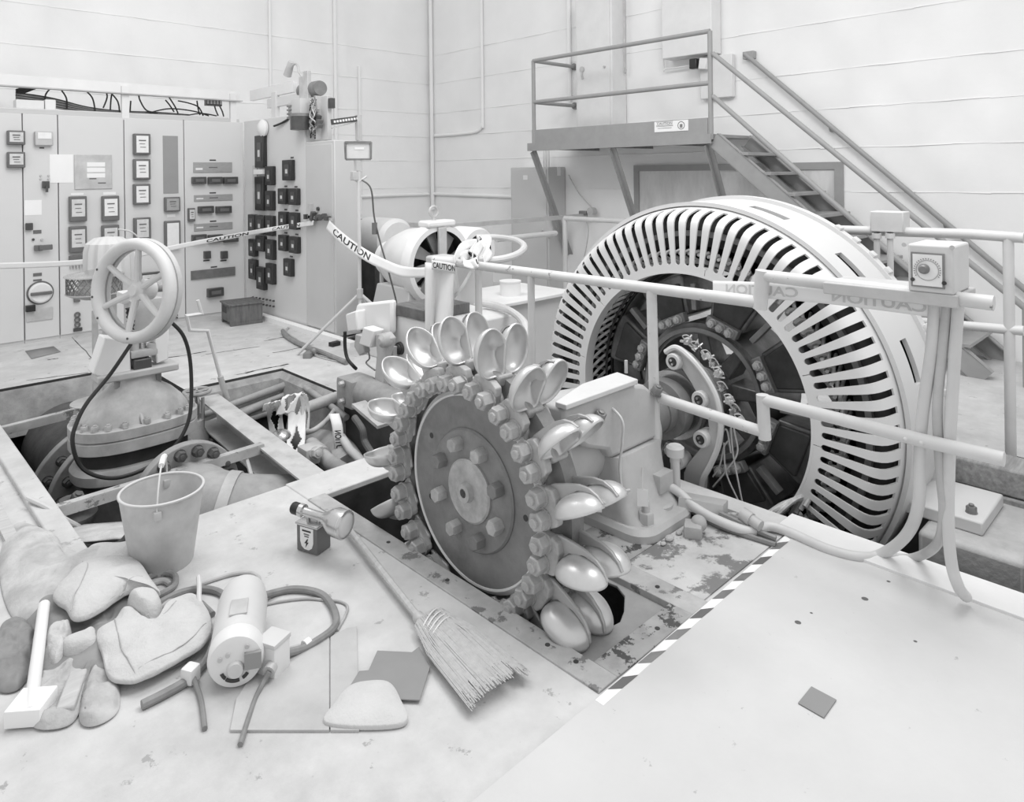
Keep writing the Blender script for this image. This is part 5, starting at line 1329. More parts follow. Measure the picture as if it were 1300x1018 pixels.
# nozzle and linkage in front of the base
nz_ = thing('nozzle_linkage', 'white covered servo arm with grey levers above the nozzle flange', 'linkage', onx(470,440,2.78))
XN = 2.80
def slab(px, x0, th, name, m, par, bev=.008):
    pl = [onx(*p, x0) for p in px]; b = MB(); b.prism([(p.y, p.z) for p in pl], (x0,0,0), EY, EZ, (th,0,0)); return b.build(name, m, par, bevel=bev)
slab([(452,386),(497,381),(497,424),(478,430),(462,425),(449,402)], XN+.06, .05, 'cover', m_white, nz_, .02)
slab([(438,399),(452,394),(453,420),(441,422)], XN-.02, .10, 'side_cover', m_white, nz_, .012)
slab([(461,415),(475,420),(470,442),(455,437)], XN-.05, .09, 'spout', m_white, nz_, .01)
slab([(476,425),(490,422),(496,430),(490,452),(487,492),(474,494),(478,450)], XN-.03, .05, 'lever', m_steel_l, nz_)
slab([(451,424),(460,426),(463,448),(456,452),(449,440)], XN-.02, .05, 'short_lever', m_valve, nz_)
slab([(492,440),(499,440),(497,500),(489,500)], XN+.05, .04, 'rear_link', m_steel_l, nz_)
p = onx(486,433,XN-.06); b = MB(); b.lathe([(0,-.03),(.02,-.03),(.045,-.01),(.045,.05),(0,.05)], p, EX, 24); b.build('pivot', m_valve, nz_)
b = MB(); b.tube([onx(438,421,XN-.03), onx(438,440,XN-.03), onx(441,455,XN-.03), onx(448,464,XN-.03), onx(452,468,XN)], .013, 10); b.build('black_hose', m_black, nz_)
b = MB(); b.tube([onx(468,447,XN-.02), onx(469,455,XN-.02), onx(465,461,XN-.02), onx(476,470,XN-.02)], .006, 6); b.build('chain', m_steel, nz_)
nf = thing('jet_nozzle', 'grey nozzle casting with a square flange at the pit corner', 'nozzle', onx(460,500,2.72))
q = onx(452,492,2.70); b = MB(); b.box(q+V((0,0,-.02)), (.20,.22,.20), None, .03); b.build('flange_block', m_pipe, nf)
b = MB(); b.cyl(q+V((0,-.05,-.0)), q+V((.10,-.75,-.06)), .10, .085, 28); b.build('nozzle_pipe', m_pipe, nf)
for dx, dz in ((-.105,.05),(-.105,-.07)): b = MB(); b.hexn(q+V((dx,0,dz)), -EX, .022, .03, .3); b.build('flange_bolt', m_nut, nf)
b = MB(); b.bar(onx(455,512,2.45), onx(488,540,2.45), .10, .02); b.build('support_plate', m_frame, nf)
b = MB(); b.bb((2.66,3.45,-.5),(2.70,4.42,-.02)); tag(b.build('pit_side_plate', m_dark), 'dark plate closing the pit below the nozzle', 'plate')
b = MB(); b.tube([onx(450,530,2.3), onx(460,545,2.28), onx(463,560,2.28), onx(472,575,2.26)], .02, 10); tag(b.build('drain_pipe', m_valved), 'rusty bent drain pipe hanging below the nozzle', 'pipe')
# grey desk box behind the rail
dk = thing('control_desk', 'grey boxy desk with a small louvre behind the handrail', 'desk', (4.1,4.0,0))
b = MB(); b.bb((3.66,3.95,0),(4.55,4.5,.56)); b.build('body', m_panel2, dk, bevel=.01)
b = MB(); b.bb((3.60,3.90,.56),(4.60,4.6,.59)); b.build('top', m_white2, dk, bevel=.006)
p = ony(627,405,3.945); lv = MB(); lv.box(p, (.12,.012,.09)); lv = lv.build('louvre', m_dark, dk)
for k in range(5): b = MB(); b.box(p+V((0,-.008,-.034+.017*k)), (.11,.006,.005)); b.build('louvre_slat', m_midgrey, lv)
p = ony(634,400,3.945); b = MB(); b.box(p, (.05,.006,.07), M.Rotation(.3,3,'Y')); b.build('paper_note', m_paper, dk)
b = MB(); q = ony(648,378,4.15); q.z = .59; b.lathe([(0,0),(.085,0),(.085,.11),(.09,.11),(.09,.12),(0,.12)], q, EZ, 28); tag(b.build('paint_tin', m_white), 'white round tin standing on the grey desk', 'tin')
b = MB(); b.loft([[V((3.55,4.05,0)),V((3.75,4.05,0)),V((3.75,4.5,0)),V((3.55,4.5,0))],[V((3.42,4.1,.95)),V((3.62,4.1,.95)),V((3.62,4.45,.95)),V((3.42,4.45,.95))]]); tag(b.build('grey_pedestal', m_panel2, bevel=.02), 'plain grey leaning pedestal right of the hanging white sheet', 'pedestal')
# white sheet hanging over the rail end
sh = MB(); sh.grid(lambda u, v: onx(540+(38-6*v)*u+3*math.sin(9*u)*v, 333+4*u+92*v+4*u*v, 2.86-.03*math.sin(8*u+2*v)), 20, 10)
sheet = tag(sh.build('hanging_sheet', m_paper, solid=.003), 'white folded sheet hanging over the end of the handrail', 'sheet')
# ------------------------------------------------------------------ work light on a tripod
wl2 = thing('work_light', 'floodlight on a pale tripod stand in front of the end cabinet', 'work light', (3.36, 5.3, 0))
LC = V((3.36,5.3,1.80)); fv = (CAM-LC); fv.z = 0; fv.normalize(); rv = V((-fv.y, fv.x, 0)); fv2 = (fv-EZ*.12).normalized(); uv_ = rv.cross(fv2); uv_ = uv_ if uv_.z > 0 else -uv_
R3 = M((rv, fv2, uv_)).transposed()
b = MB(); b.loft([[LC+R3@V((x,.0,z)) for x, z in ((-.10,-.065),(.10,-.065),(.105,.075),(-.105,.075))],[LC+R3@V((x,-.09,z)) for x, z in ((-.06,-.04),(.06,-.04),(.06,.05),(-.06,.05))]]); b.build('reflector', m_zinc, wl2)
b = MB()
for p, q in (((-.108,-.07),(.108,-.07)),((.108,-.07),(.113,.08)),((.113,.08),(-.113,.08)),((-.113,.08),(-.108,-.07))): b.bar(LC+R3@V((p[0],.005,p[1])), LC+R3@V((q[0],.005,q[1])), .016, .03, fv2)
b.build('lamp_frame', m_steel, wl2)
b = MB(); b.box(LC+R3@V((0,.002,.003)), (.20,.004,.135), R3); gl = b.build('front_glass', m_glassy, wl2)
b = MB(); b.box(LC+R3@V((.01,.006,.025)), (.08,.004,.018), R3); b.build('lamp_tube', m_paper, gl)
b = MB(); b.box(LC-V((0,0,.125))+rv*(-.005), (.05,.04,.09)); b.build('swivel', m_zinc, wl2)
b = MB(); b.box(LC-V((0,0,.215))-rv*.02, (.09,.05,.08)); b.build('switch_box', m_steel_l, wl2, bevel=.006)
b = MB(); b.tube([LC-V((0,0,.10)), V((LC.x,LC.y,.30))], .016, 10, False); b.build('pole', m_railw2, wl2)
for s in (-1, 1): b = MB(); b.tube([LC+V((0,0,-.27)), LC+rv*(.07*s)+V((0,0,-.22))], .010, 8, False); b.build('cable_hook', m_railw2, wl2)
top = V((LC.x,LC.y,.56))
for q in (onz(378,451), onz(545,452), V((3.9,5.75,0))): b = MB(); b.tube([top, q+V((0,0,.012))], .014, 8, False); b.build('leg', m_railw2, wl2)
b = MB(); b.cyl(top-V((0,0,.04)), top+V((0,0,.04)), .028); b.build('leg_collar', m_zinc, wl2)
b = MB(); b.tube([LC+V((.02,-.02,-.25)), ony(471,240,5.2), ony(475,275,5.15), ony(482,305,5.1), ony(492,340,5.0), ony(502,378,4.9), ony(504,392,4.85)], .007, 6); wc_ = b.build('lamp_cable', m_relay, wl2)
b = MB(); p = ony(475.5,290,5.14); b.box(p, (.035,.03,.10)); b.build('cable_plug', m_midgrey, wc_)
b = MB(); p = ony(485,390,5.6); b.tube([V((p.x,p.y,.9)), V((p.x,p.y,0))], .02, 8, False); tag(b.build('stay_post', m_steel_l), 'short grey post behind the work light cable', 'post')
# wooden crate on the floor by the relay panel
cr = thing('wooden_crate', 'small dark wooden crate on two runners in front of the relay panel', 'crate', (3.27,7.52,0), rz=-.12)
W0 = WM[cr]
def cbx_(a, c, nm, m, par=cr, bev=.004): 
    b = MB(); b.bb(a, c); b.move(W0); return b.build(nm, m, par, bevel=bev)
cbx_((-.17,-.17,.035),(.17,.17,.225),'box',m_woodd)
for y in (-.15,.15): cbx_((-.17,y-.02,0),(.17,y+.02,.036),'runner',m_woodd)
cbx_((-.185,-.185,.215),(.185,.185,.232),'lid',m_woodd)
cbx_((-.173,-.02,.12),(-.168,.13,.19),'hand_hole',m_black,bev=0)
# hoses, wedge and clutter on the floor by the tripod foot
def fl(pts, r, lab, m, name='hose', cat='hose', z=None): b = MB(); b.tube([onz(px,py,z if z is not None else r) for px, py in pts], r, 8); return tag(b.build(name, m), lab, cat)
fl([(359,420),(364,427),(375,434),(388,440),(405,446),(425,454),(440,460)], .022, 'dark hose lying on the floor under the tripod leg', m_hose)
fl([(363,420),(366,416),(364,422),(380,433),(392,438)], .010, 'thin pale cord beside the hose under the tripod leg', m_hosel)
fl([(398,451),(415,456),(430,459),(432,458),(425,456),(405,451)], .006, 'thin wire looped on the floor beside the tripod foot', m_hosel)
b = MB(); q = onz(438,433,.02); b.box(q, (.34,.06,.035), M.Rotation(.15,3,'Z')); tag(b.build('wedge', m_black), 'black bar lying on the floor behind the black hose', 'bar')
b = MB(); q = onz(392,450,.02); b.box(q, (.14,.07,.05), M.Rotation(.8,3,'Z'), .01); b.sphere(q+V((.04,-.02,.03)), .03); tag(b.build('clamp_tool', m_steel), 'small dark clamp lying at the tripod foot', 'clamp')
# lamp with wire guard and a fluted canister behind the handwheel
dl = thing('guarded_lamp', 'round lamp with a diamond wire guard standing behind the handwheel', 'lamp', ony(118,365,5.6))
ctr = ony(120,366,5.6); ra_ = V((.0,0,1))
b = MB(); nseg, rr_ = 26, .235
for k in range(nseg):
    for s in (-1, 1):
        P = []
        for j in range(5):
            a_ = 2*PI*(k+s*j*.55)/nseg; P.append(ctr+V((rr_*math.cos(a_), rr_*math.sin(a_), .085-.043*j)))
        b.tube(P, .0045, 5, False)
GS = lambda mb: mb.move(M.Translation(ctr+V((0,0,.03))) @ M.Diagonal((.74,.74,.66,1)) @ M.Translation(-ctr))
GS(b); b.build('wire_guard', m_steel, dl)
b = MB(); b.lathe([(0,.10),(.24,.085),(.255,.09),(.255,.105),(.24,.11),(.06,.15),(0,.15)], ctr, EZ, 40); GS(b); b.build('shade', m_nickel, dl)
b = MB(); b.lathe([(0,-.16),(.10,-.155),(.20,-.12),(.245,-.095),(.245,-.085),(0,-.085)], ctr, EZ, 40); GS(b); b.build('bowl', m_zinc, dl)
b = MB(); b.lathe([(0,-.09),(.13,-.09),(.15,0),(.10,.10),(0,.10)], ctr, EZ, 24); GS(b); b.build('glass', m_glassy, dl)
b = MB(); b.cyl(ctr-V((0,0,.16)), V((ctr.x,ctr.y,.02)), .02); b.lathe([(0,0),(.16,0),(.16,.015),(0,.02)], (ctr.x,ctr.y,0), EZ, 24); b.build('stand', m_zinc, dl)
can = ony(138,336,5.75); b = MB(); Lp = []
for z, r in ((-.19,.165),(-.05,.165),(.10,.16),(.16,.145),(.20,.09),(.21,0.004)):
    Lp.append([can+V((r*(1+.05*math.cos(14*2*PI*i/84))*math.cos(2*PI*i/84), r*(1+.05*math.cos(14*2*PI*i/84))*math.sin(2*PI*i/84), z)) for i in range(84)])
b.loft(Lp); cn = tag(b.build('fluted_canister', m_panel2), 'grey fluted round canister behind the top of the handwheel', 'canister')
WM[cn] = M.Identity(4)
b = MB(); b.cyl(V((can.x,can.y,0)), V((can.x,can.y,can.z-.19)), .05); b.build('post', m_zinc, cn)
b = MB(); b.tube([ony(150,291,5.7), ony(163,293,5.7), ony(172,298,5.7), ony(177,304,5.7)], .006, 6); b.build('handle_wire', m_zinc, cn)
# ------------------------------------------------------------------ foreground: bucket
BX, BY = .995, 3.09
bu = thing('bucket', 'galvanised metal bucket standing on the floor at the pit edge', 'bucket', (BX,BY,0))
b = MB(); b.lathe([(0,.012),(.108,.012),(.111,0),(.114,0),(.118,.01),(.160,.298),(.165,.302),(.165,.308),(.160,.310),(.156,.304),(.114,.02),(0,.018)], (BX,BY,0), EZ, 56); b.build('shell', m_zinc, bu)
b = MB(); b.lathe([(.159+.0055*math.cos(2*PI*i/10), .306+.0055*math.sin(2*PI*i/10)) for i in range(10)], (BX,BY,0), EZ, 56, True); b.build('rim', m_railw2, bu)
nd = (CAM-V((BX,BY,0))); nd.z = 0; nd.normalize(); nd = M.Rotation(-.12,3,'Z') @ nd
e1, e2 = V((BX,BY,.265))+nd*.158, V((BX,BY,.265))-nd*.158
for e in (e1, e2): b = MB(); b.box(e, (.03,.03,.035), None, .006); b.build('ear', m_zinc, bu)
pts = [e1+nd*.008]+[V((BX,BY,.265))+nd*(.165*math.cos(a))+EZ*(.155*math.sin(a))+V((.012,.02,0))*math.sin(a) for a in [PI*i/10 for i in range(1,10)]]+[e2-nd*.008]
b = MB(); b.tube(pts, .0035, 8); b.build('bail', m_railw2, bu)
b = MB(); b.tube(pts[4:7], .012, 8); b.build('grip', m_white, bu)
# ------------------------------------------------------------------ hand lantern with its square battery
LZ = V((1.497,2.745,0)); Lx = (V((1.485,2.681,0))-V((1.448,2.788,0))).normalized(); Ly = V((-Lx.y, Lx.x, 0))
ln = thing('battery_lantern', 'square battery lantern with a clear round lamp head on top', 'lantern', LZ)
RL = M((Lx, Ly, EZ)).transposed()
def L_(x, y, z): return LZ+RL@V((x, y, z))
b = MB(); b.box(L_(0,0,.058), (.112,.085,.112), RL, .004); b.build('battery', mat('battery case', .16, .5, 0, .1, 5), ln)
b = MB(); b.box(L_(0,0,.118), (.122,.095,.010), RL, .003); b.build('top_plate', m_nickel, ln)
b = MB(); b.prism([(-.036,.050),(.036,.050),(.036,-.010),(.028,-.032),(.012,-.042),(-.012,-.042),(-.028,-.032),(-.036,-.010)], L_(0,-.0430,.058), RL@EX, EZ, RL@V((0,-.001,0))); lab = b.build('label', m_paper, ln)
b = MB(); o_ = L_(0,-.0445,.058)
b.prism([(-.024,.040),(.024,.040),(.024,.033),(-.024,.033)], o_, RL@EX, EZ, RL@V((0,-.0006,0)))
b.prism([(.004,.004),(-.012,-.016),(-.002,-.015),(-.006,-.034),(.011,-.010),(.002,-.011),(.009,.004)], o_, RL@EX, EZ, RL@V((0,-.0006,0)))
b.build('emblem', m_ink, lab)
b = MB()
for i, ww in enumerate((.030,.024)): b.prism([(-ww/2,.025-i*.009),(ww/2,.025-i*.009),(ww/2,.020-i*.009),(-ww/2,.020-i*.009)], o_, RL@EX, EZ, RL@V((0,-.0006,0)))
b.build('label_print', m_midgrey, lab)
for x in (-.03,.03): b = MB(); b.cyl(L_(x,0,.123), L_(x,0,.145), .010); b.build('terminal_knob', m_nickel, ln)
b = MB(); b.box(L_(.01,0,.150), (.08,.03,.02), RL, .004); b.build('bracket', m_nickel, ln)
hd = (onz(432,662,.17)-onz(378,645,.185)); A0 = onz(372,644,.185); A1 = onz(440,667,.165); ad = (A1-A0).normalized(); AL = (A1-A0).length
b = MB(); b.lathe([(0,0),(.022,0),(.025,.006),(.025,.04),(0,.04)], A0, ad, 24); b.build('end_cap', m_black, ln)
b = MB(); b.lathe([(.0,.04),(.027,.04),(.027,.06),(.018,.065),(.018,AL*.55),(.026,AL*.62),(.046,AL*.72),(.056,AL*.80),(.058,AL*.98),(.052,AL),(.050,AL*.93),(0,AL*.9)], A0, ad, 32); b.build('lamp_head', m_nickel, ln)
b = MB(); b.lathe([(0,AL*1.03),(.03,AL*1.02),(.05,AL*.985),(.058,AL*.95)], A0, ad, 32); b.build('lens', m_glassy, ln)
# ------------------------------------------------------------------ broom
h0, h1 = onz(428,652,.05), onz(533,786,.03)
br = thing('broom', 'corn broom lying on the floor beside the wheel pit', 'broom', h1)
b = MB(); b.tube([h0, h1], .0125, 10, False); b.build('handle', m_woodl, br)
u0, u1 = h0.lerp(h1,.42), h0.lerp(h1,.54); b = MB(); b.tube([u0, u1], .0132, 10, False); b.build('handle_sleeve', m_steel_l, br)
bl, brt, tl, tr = onz(592,896,.02), onz(664,852,.02), onz(526,800,.02), onz(560,776,.02)
nk = h1
ml_ = onz(545,838,.02); mr_ = onz(603,800,.02)
def bro(u, t):   # u across 0..1, t along 0 neck .. 1 tips
    left = [nk+V((-.012,-.0,0)), tl, ml_, bl]; right = [nk+V((.014,.0,0)), tr, mr_, brt]
    k = t*3; i = min(int(k), 2); f = k-i
    return left[i].lerp(left[i+1], f).lerp(right[i].lerp(right[i+1], f), u)
b = MB()
lo = []
for j in range(9):
    t = j/8*.97; ring_ = []
    for i in range(24):
        a_ = 2*PI*i/24; uu = .5+.48*math.cos(a_); th = .012+.018*min(1,t*2.2)
        p = bro(uu, t); p.z = .024+th*math.sin(a_)*.8; ring_.append(p)
    lo.append(ring_)
b.loft(lo); b.build('straw_core', m_straw, br)
random.seed(3)
b = MB()
for i in range(420):
    u = random.random(); ph = random.uniform(0, PI); uu = .5+.49*math.cos(ph)
    t0 = random.uniform(.15,.55); t1 = random.uniform(.93,1.05)
    du = random.uniform(-.04,.04); P = []
    for t in (t0, (t0+t1)/2, t1):
        p = bro(min(1.02,max(-.02,uu+du*t)), t); p.z = .026+(.013+.018*min(1,t*2.2))*math.sin(ph)*.85+random.uniform(0,.004); P.append(p)
    b.tube(P, .0017, 4, False)
o = b.build('straw_ends', mat('straw tips', .54, .85, 0, .08, 60), br); o['kind'] = 'stuff'
for k in range(4):
    t = .40+.045*k; P = []
    for i in range(13):
        u = i/12; p = bro(u, t-.10*u+.03); p.z = .030+.031*math.sin(PI*min(1,max(0,u)))*.9; P.append(p)
    b = MB(); b.tube(P, .0025, 6); b.build('stitching', m_white, br)
P = [bro(.5+.5*math.cos(a_), .05) for a_ in [2*PI*i/12 for i in range(12)]]
b = MB(); b.tube([nk.lerp(h0,.02), nk, bro(.5,.10)], .020, 12); b.build('neck_binding', m_zinc, br)
# ------------------------------------------------------------------ motor with its junction box
M0, M1 = onz(309,762,.085), onz(300,832,.085); md_ = (M1-M0).normalized(); Lm = (M1-M0).length
mt = thing('small_motor', 'small pale grey electric motor lying among cords in the foreground', 'motor', M0.lerp(M1,.5)-EZ*.085)
b = MB(); b.lathe([(0,-.05),(.055,-.045),(.075,-.03),(.080,0),(.083,.02),(.083,Lm-.03),(.080,Lm-.02)], M0, md_, 40); b.build('shell', m_railw2, mt)
b = MB(); b.lathe([(.083,Lm-.03),(.085,Lm-.02),(.085,Lm+.015),(.078,Lm+.03),(.062,Lm+.034),(0,Lm+.034)], M0, md_, 40); eb = b.build('end_bell', m_white2, mt)
fu, fv_, fa = frame(md_); fz = EZ-md_*md_.z; fz.normalize(); fr_ = md_.cross(fz)
def mf(x, z, d=0.): return M1+md_*(.034+d)+fr_*x+fz*z
sgn_ = 1 if (proj_ := (fr_.x*_x.x+fr_.y*_x.y)) > 0 else -1
def mq(x, z, d=0.): return mf(x*sgn_, z, d)
b = MB(); b.lathe([(0,.012),(.022,.012),(.026,.006),(.026,0)], mq(0,-.020), md_, 24); b.build('bearing_cap', m_railw2, eb)
for a0, a1 in ((200,225),(230,285),(300,325)):
    b = MB(); P = [mq((.043)*math.cos(math.radians(a)), -.012+.043*math.sin(math.radians(a)), .001) for a in range(a0, a1+1, 5)]; b.tube(P, .0055, 6); b.build('vent_slot', m_dark, eb)
b = MB(); b.box(mq(.052,.002,.006), (.05,.05,.012), M((fr_, fz, md_)).transposed()); b.build('terminal_cover', mat('terminal plate', .30, .5, 0, .03, 6), eb)
for x, z in ((-.045,.018),(-.022,.028),(.035,.045)): b = MB(); b.cyl(mq(x,z,-.004), mq(x,z,.006), .007, seg=10); b.build('screw', m_zinc, eb)
b = MB(); b.box(M0+md_*(Lm*.60)+EZ*.083, (.055,.085,.006), M((fr_, md_, EZ)).transposed(), .002); b.build('data_plate', m_zinc, mt)
b = MB(); b.box(M0+md_*(Lm*.5)-EZ*.066, (.13,.16,.035), M((fr_, md_, EZ)).transposed(), .005); b.build('foot', m_steel_l, mt)
JB = onz(347,832,.05)
b = MB(); b.box(JB+V((-.0,.0,.0)), (.075,.075,.10), M.Rotation(.4,3,'Z'), .006); jb_ = b.build('switch_case', m_white2, mt)
b = MB(); b.box(JB+V((0,0,.056)), (.08,.08,.015), M.Rotation(.4,3,'Z'), .004); b.build('case_lid', m_railw2, jb_)
b = MB(); b.cyl(onz(345,845,.045), onz(341,853,.04), .020); b.build('cord_grip', m_zinc, jb_)
def cord(pts, r, lab, m, name='cord', cat='cord', z0=None):
    b = MB(); b.tube([onz(p[0], p[1], (p[2] if len(p) > 2 else (r if z0 is None else z0))) for p in pts], r, 9); return tag(b.build(name, m), lab, cat)
cord([(342,852,.045),(335,865,.02),(325,885),(316,910),(305,945)], .008, 'grey cord running down from the motor switch case', m_hose)
cord([(244,857,.03),(250,872,.012),(256,893),(260,925)], .008, 'grey cord running down from the plug by the gauntlet', m_hose)
b = MB(); q = onz(242,855,.03); b.box(q, (.045,.045,.05), M.Rotation(.5,3,'Z'), .01); tag(b.build('cord_plug', m_white2), 'white square plug lying between gauntlet and motor', 'plug')
cord([(332,757,.03),(350,752),(372,748),(395,750),(412,757),(423,772),(427,788),(421,800),(405,812),(385,823),(362,829,.03)], .013, 'thick dark cable looping right from the motor', m_hose)
b = MB(); p, q = onz(393,815,.014), onz(386,820,.014); b.tube([p, q], .017, 10, False); tag(b.build('cable_clip', m_white), 'white clip round the thick dark cable loop', 'clip')
cord([(335,768),(360,763),(390,760),(415,762),(432,764),(441,770),(438,782),(428,800)], .005, 'thin grey wire lying inside the thick cable loop', m_hosel)
cord([(196,778),(215,762),(240,748),(265,738),(295,729),(315,727),(327,731),(329,742),(320,750),(308,752),(290,754)], .0075, 'pale rope loop behind the small motor', m_hosel)
cord([(186,778,.03),(205,764),(228,753),(250,748),(270,749),(285,756),(292,768,.04)], .013, 'dark cable curving behind the top of the motor', m_hose)
cord([(195,785),(215,774),(235,768),(250,763),(262,772),(270,780)], .011, 'grey cable end with plug behind the gauntlet', m_hose)
b = MB(); b.tube([onz(218,774,.02), onz(236,767,.02)], .019, 10, False); b.tube([onz(236,767,.02), onz(246,770,.02)], .011, 8, False); tag(b.build('plug_connector', m_steel), 'dark round cord connector behind the gauntlet', 'connector')
cord([(252,732,.06),(253,745,.05),(253,760,.045),(256,778,.02)], .009, 'pale stub of cord standing up behind the motor', m_railw2)
cord([(185,735),(197,729),(212,727),(222,731),(222,742),(212,750),(196,758),(180,765)], .012, 'grey hose coil right of the upper gauntlet', m_hose)
cord([(178,750),(192,742),(207,738),(216,742)], .010, 'short pale hose inside the grey coil', m_hosel)
cord([(182,724),(196,720),(210,723),(221,731)], .010, 'black hose end curling in front of the bucket', m_black)
b = MB(); q = onz(182,725,.02); b.box(q, (.04,.03,.035), M.Rotation(.3,3,'Z'), .006); tag(b.build('hose_fitting', m_white2), 'small white hose fitting in front of the bucket', 'fitting')
cord([(104,722),(118,708),(135,697),(152,690),(160,682)], .014, 'black hose behind the upper cloth by the bucket', m_black)
cord([(138,712,.05),(146,702,.05),(156,693,.03)], .015, 'pale pipe stub resting on the black hose', m_railw2)
cord([(112,905),(107,880),(108,860),(114,845),(124,830),(135,818)], .014, 'grey hose curving at the lower left under the gauntlet', m_hose)
cord([(122,900),(130,880),(128,862),(136,845)], .010, 'second grey hose beside the curving one at lower left', m_hose)
cord([(180,895),(210,880),(240,862),(262,838),(272,815,.03)], .014, 'thick grey hose running under the near gauntlet edge', m_hose)
cord([(28,795),(50,806),(75,800),(92,806)], .012, 'dark hose behind the white stick', m_hose)
# ------------------------------------------------------------------ gauntlets, rags and sticks
from mathutils import noise as NZ
def creases(v, sc, seed):
    """sharp folds and soft dents of limp hide, about -0.5 .. 0.5"""
    p = V((v.x*sc+seed*7.3, v.y*sc-seed*3.1, seed*1.7))
    r = 1-abs(NZ.noise(p))*2.2
    r2 = 1-abs(NZ.noise(p*2.3+V((4,1,2))))*2.2
    return .55*(r-.45)+.25*(r2-.45)+.5*NZ.noise(p*.6)
def pillow(name, pts, h, lab, m, cat, z0=.0, seed=1, bump=.3, n=7, th=None, seams=(), sc=9., droop=.0):
    """limp piece of hide or cloth: th=None is a stuffed lump resting on the floor, else a sheet of that thickness lying at height z0"""
    rings = (1., .992, .97, .93, .87, .80, .72, .63, .54, .45, .36, .27, .18, .08)
    P = spline([onz(px, py, 0) for px, py in pts], n, True); c = sum(P, V())/len(P); k = len(P)
    def zf(v, s):
        w_ = creases(v, sc, seed)*min(1, (1-s)*8+(.35 if th else .1))
        if th: return z0+h*(1-s**3)+h*bump*w_*1.6-droop*s**5
        return .006+(z0+h)*(max(0, 1-s**5))**.7+h*bump*w_*1.3
    b = MB(); R = []
    for s in rings:
        row = []
        for p in P:
            v = c+(p-c)*s; z = zf(v, s)
            if th and s == 1.: z -= th*.35
            row.append(b.bm.verts.new((v.x, v.y, max(z, .004))))
        R.append(row)
    for A, B in zip(R, R[1:]):
        for i in range(k): b.face((A[i], A[(i+1)%k], B[(i+1)%k], B[i]))
    b.face(R[-1])
    if th:
        lo1 = [b.bm.verts.new((p.x, p.y, max(.002, zf(p,1.)-th*.75))) for p in P]
        lo2 = [b.bm.verts.new((c.x+(p.x-c.x)*.96, c.y+(p.y-c.y)*.96, max(.001, zf(p,1.)-th))) for p in P]
        for A, B in ((lo1, R[0]), (lo2, lo1)):
            for i in range(k): b.face((A[i], A[(i+1)%k], B[(i+1)%k], B[i]))
        b.face(lo2[::-1])
    else:
        lo1 = [b.bm.verts.new((p.x, p.y, .001)) for p in P]
        for i in range(k): b.face((lo1[i], lo1[(i+1)%k], R[0][(i+1)%k], R[0][i]))
        b.face(lo1[::-1])
    o = b.build(name, m, ang=80, sub=1); tag(o, lab, cat); WM[o] = M.Identity(4)
    for sm in seams:
        S = spline([onz(px, py, 0) for px, py in sm], 10); L = []
        for v in S:
            # how far out from the middle this point lies, along its own direction
            best = 1.
            dv = v-c
            for p in P:
                dp = p-c
                if dv.length > 1e-5 and dp.normalized().dot(dv.normalized()) > .985: best = dp.length; break
            s = min(.97, dv.length/max(best, 1e-4)); L.append(V((v.x, v.y, zf(v, s)+.001)))
        b = MB(); b.tube(L, .0020, 5, False); b.build('seam', m_hosel, o)
    return o
pillow('rag', [(24,664),(60,676),(92,702),(150,702),(178,705),(178,735),(140,748),(100,752),(60,780),(20,790),(0,740),(4,690)], .030, 'large grimy cloth heaped at the left edge below the kerb', m_cloth, 'cloth', .025, 4, bump=.9, th=.012, sc=7, droop=.02)
pillow('rag', [(36,780),(70,748),(120,735),(180,742),(210,780),(250,800),(240,840),(180,862),(120,870),(60,860),(30,830)], .030, 'dark heap of rags underneath the two gauntlets', m_hose, 'rag', .0, 31, bump=.9, sc=11)
pillow('work_glove', [(112,704),(150,700),(174,698),(177,722),(174,744),(150,742),(118,742)], .016, 'pale folded cuff of cloth in front of the bucket', m_leather, 'cloth', .05, 6, th=.02, droop=.02)
pillow('gauntlet', [(68,776),(88,750),(106,735),(138,729),(165,728),(178,736),(192,758),(204,776),(186,772),(165,774),(150,783),(130,797),(108,809),(92,809),(84,796),(72,788)], .018, 'upper suede gauntlet lying on the heap of rags', m_leather, 'gauntlet', .088, 2, bump=.55, th=.020, sc=8, droop=.018, seams=([(105,736),(112,752),(104,776),(95,790),(90,806)], [(152,784),(170,768),(188,764),(201,773)], [(110,806),(132,794),(152,780)]))
pillow('gauntlet', [(122,820),(146,802),(158,786),(170,797),(186,808),(205,800),(222,776),(245,768),(262,785),(270,812),(258,835),(232,852),(205,868),(178,880),(160,882),(138,876),(130,848)], .020, 'lower suede gauntlet with a wide seamed cuff, nearest the motor', m_leather, 'gauntlet', .058, 9, bump=.6, th=.018, sc=8, droop=.012, seams=([(146,806),(150,830),(158,856),(172,876)], [(262,812),(240,838),(205,858),(176,872)], [(186,810),(206,806),(224,790)]))
pillow('gauntlet_thumb', [(160,782),(178,776),(200,778),(208,790),(200,802),(184,806),(170,797)], .035, 'rounded suede thumb between the two gauntlets', m_leather, 'glove thumb', .07, 3, bump=.35)
pillow('work_glove', [(74,834),(92,822),(110,816),(122,812),(126,826),(118,836),(100,841),(84,842)], .022, 'pale glove finger poking out under the upper gauntlet', m_leather, 'glove', .035, 5, bump=.4)
pillow('work_glove', [(54,842),(58,818),(72,800),(86,794),(92,812),(84,828),(80,842),(68,850)], .030, 'crumpled pale glove right of the white stick', m_leather, 'glove', .015, 8, bump=.9, sc=14)
pillow('rag', [(56,850),(75,838),(98,846),(112,862),(104,900),(85,925),(40,925),(44,880)], .026, 'crumpled rag at the lower left below the glove', m_cloth, 'rag', 0, 12, bump=1.0, sc=13)
pillow('rag', [(0,800),(30,790),(46,810),(42,850),(20,880),(-10,870)], .030, 'dark rag at the left edge behind the white stick', m_hose, 'rag', 0, 14, bump=1., sc=12)
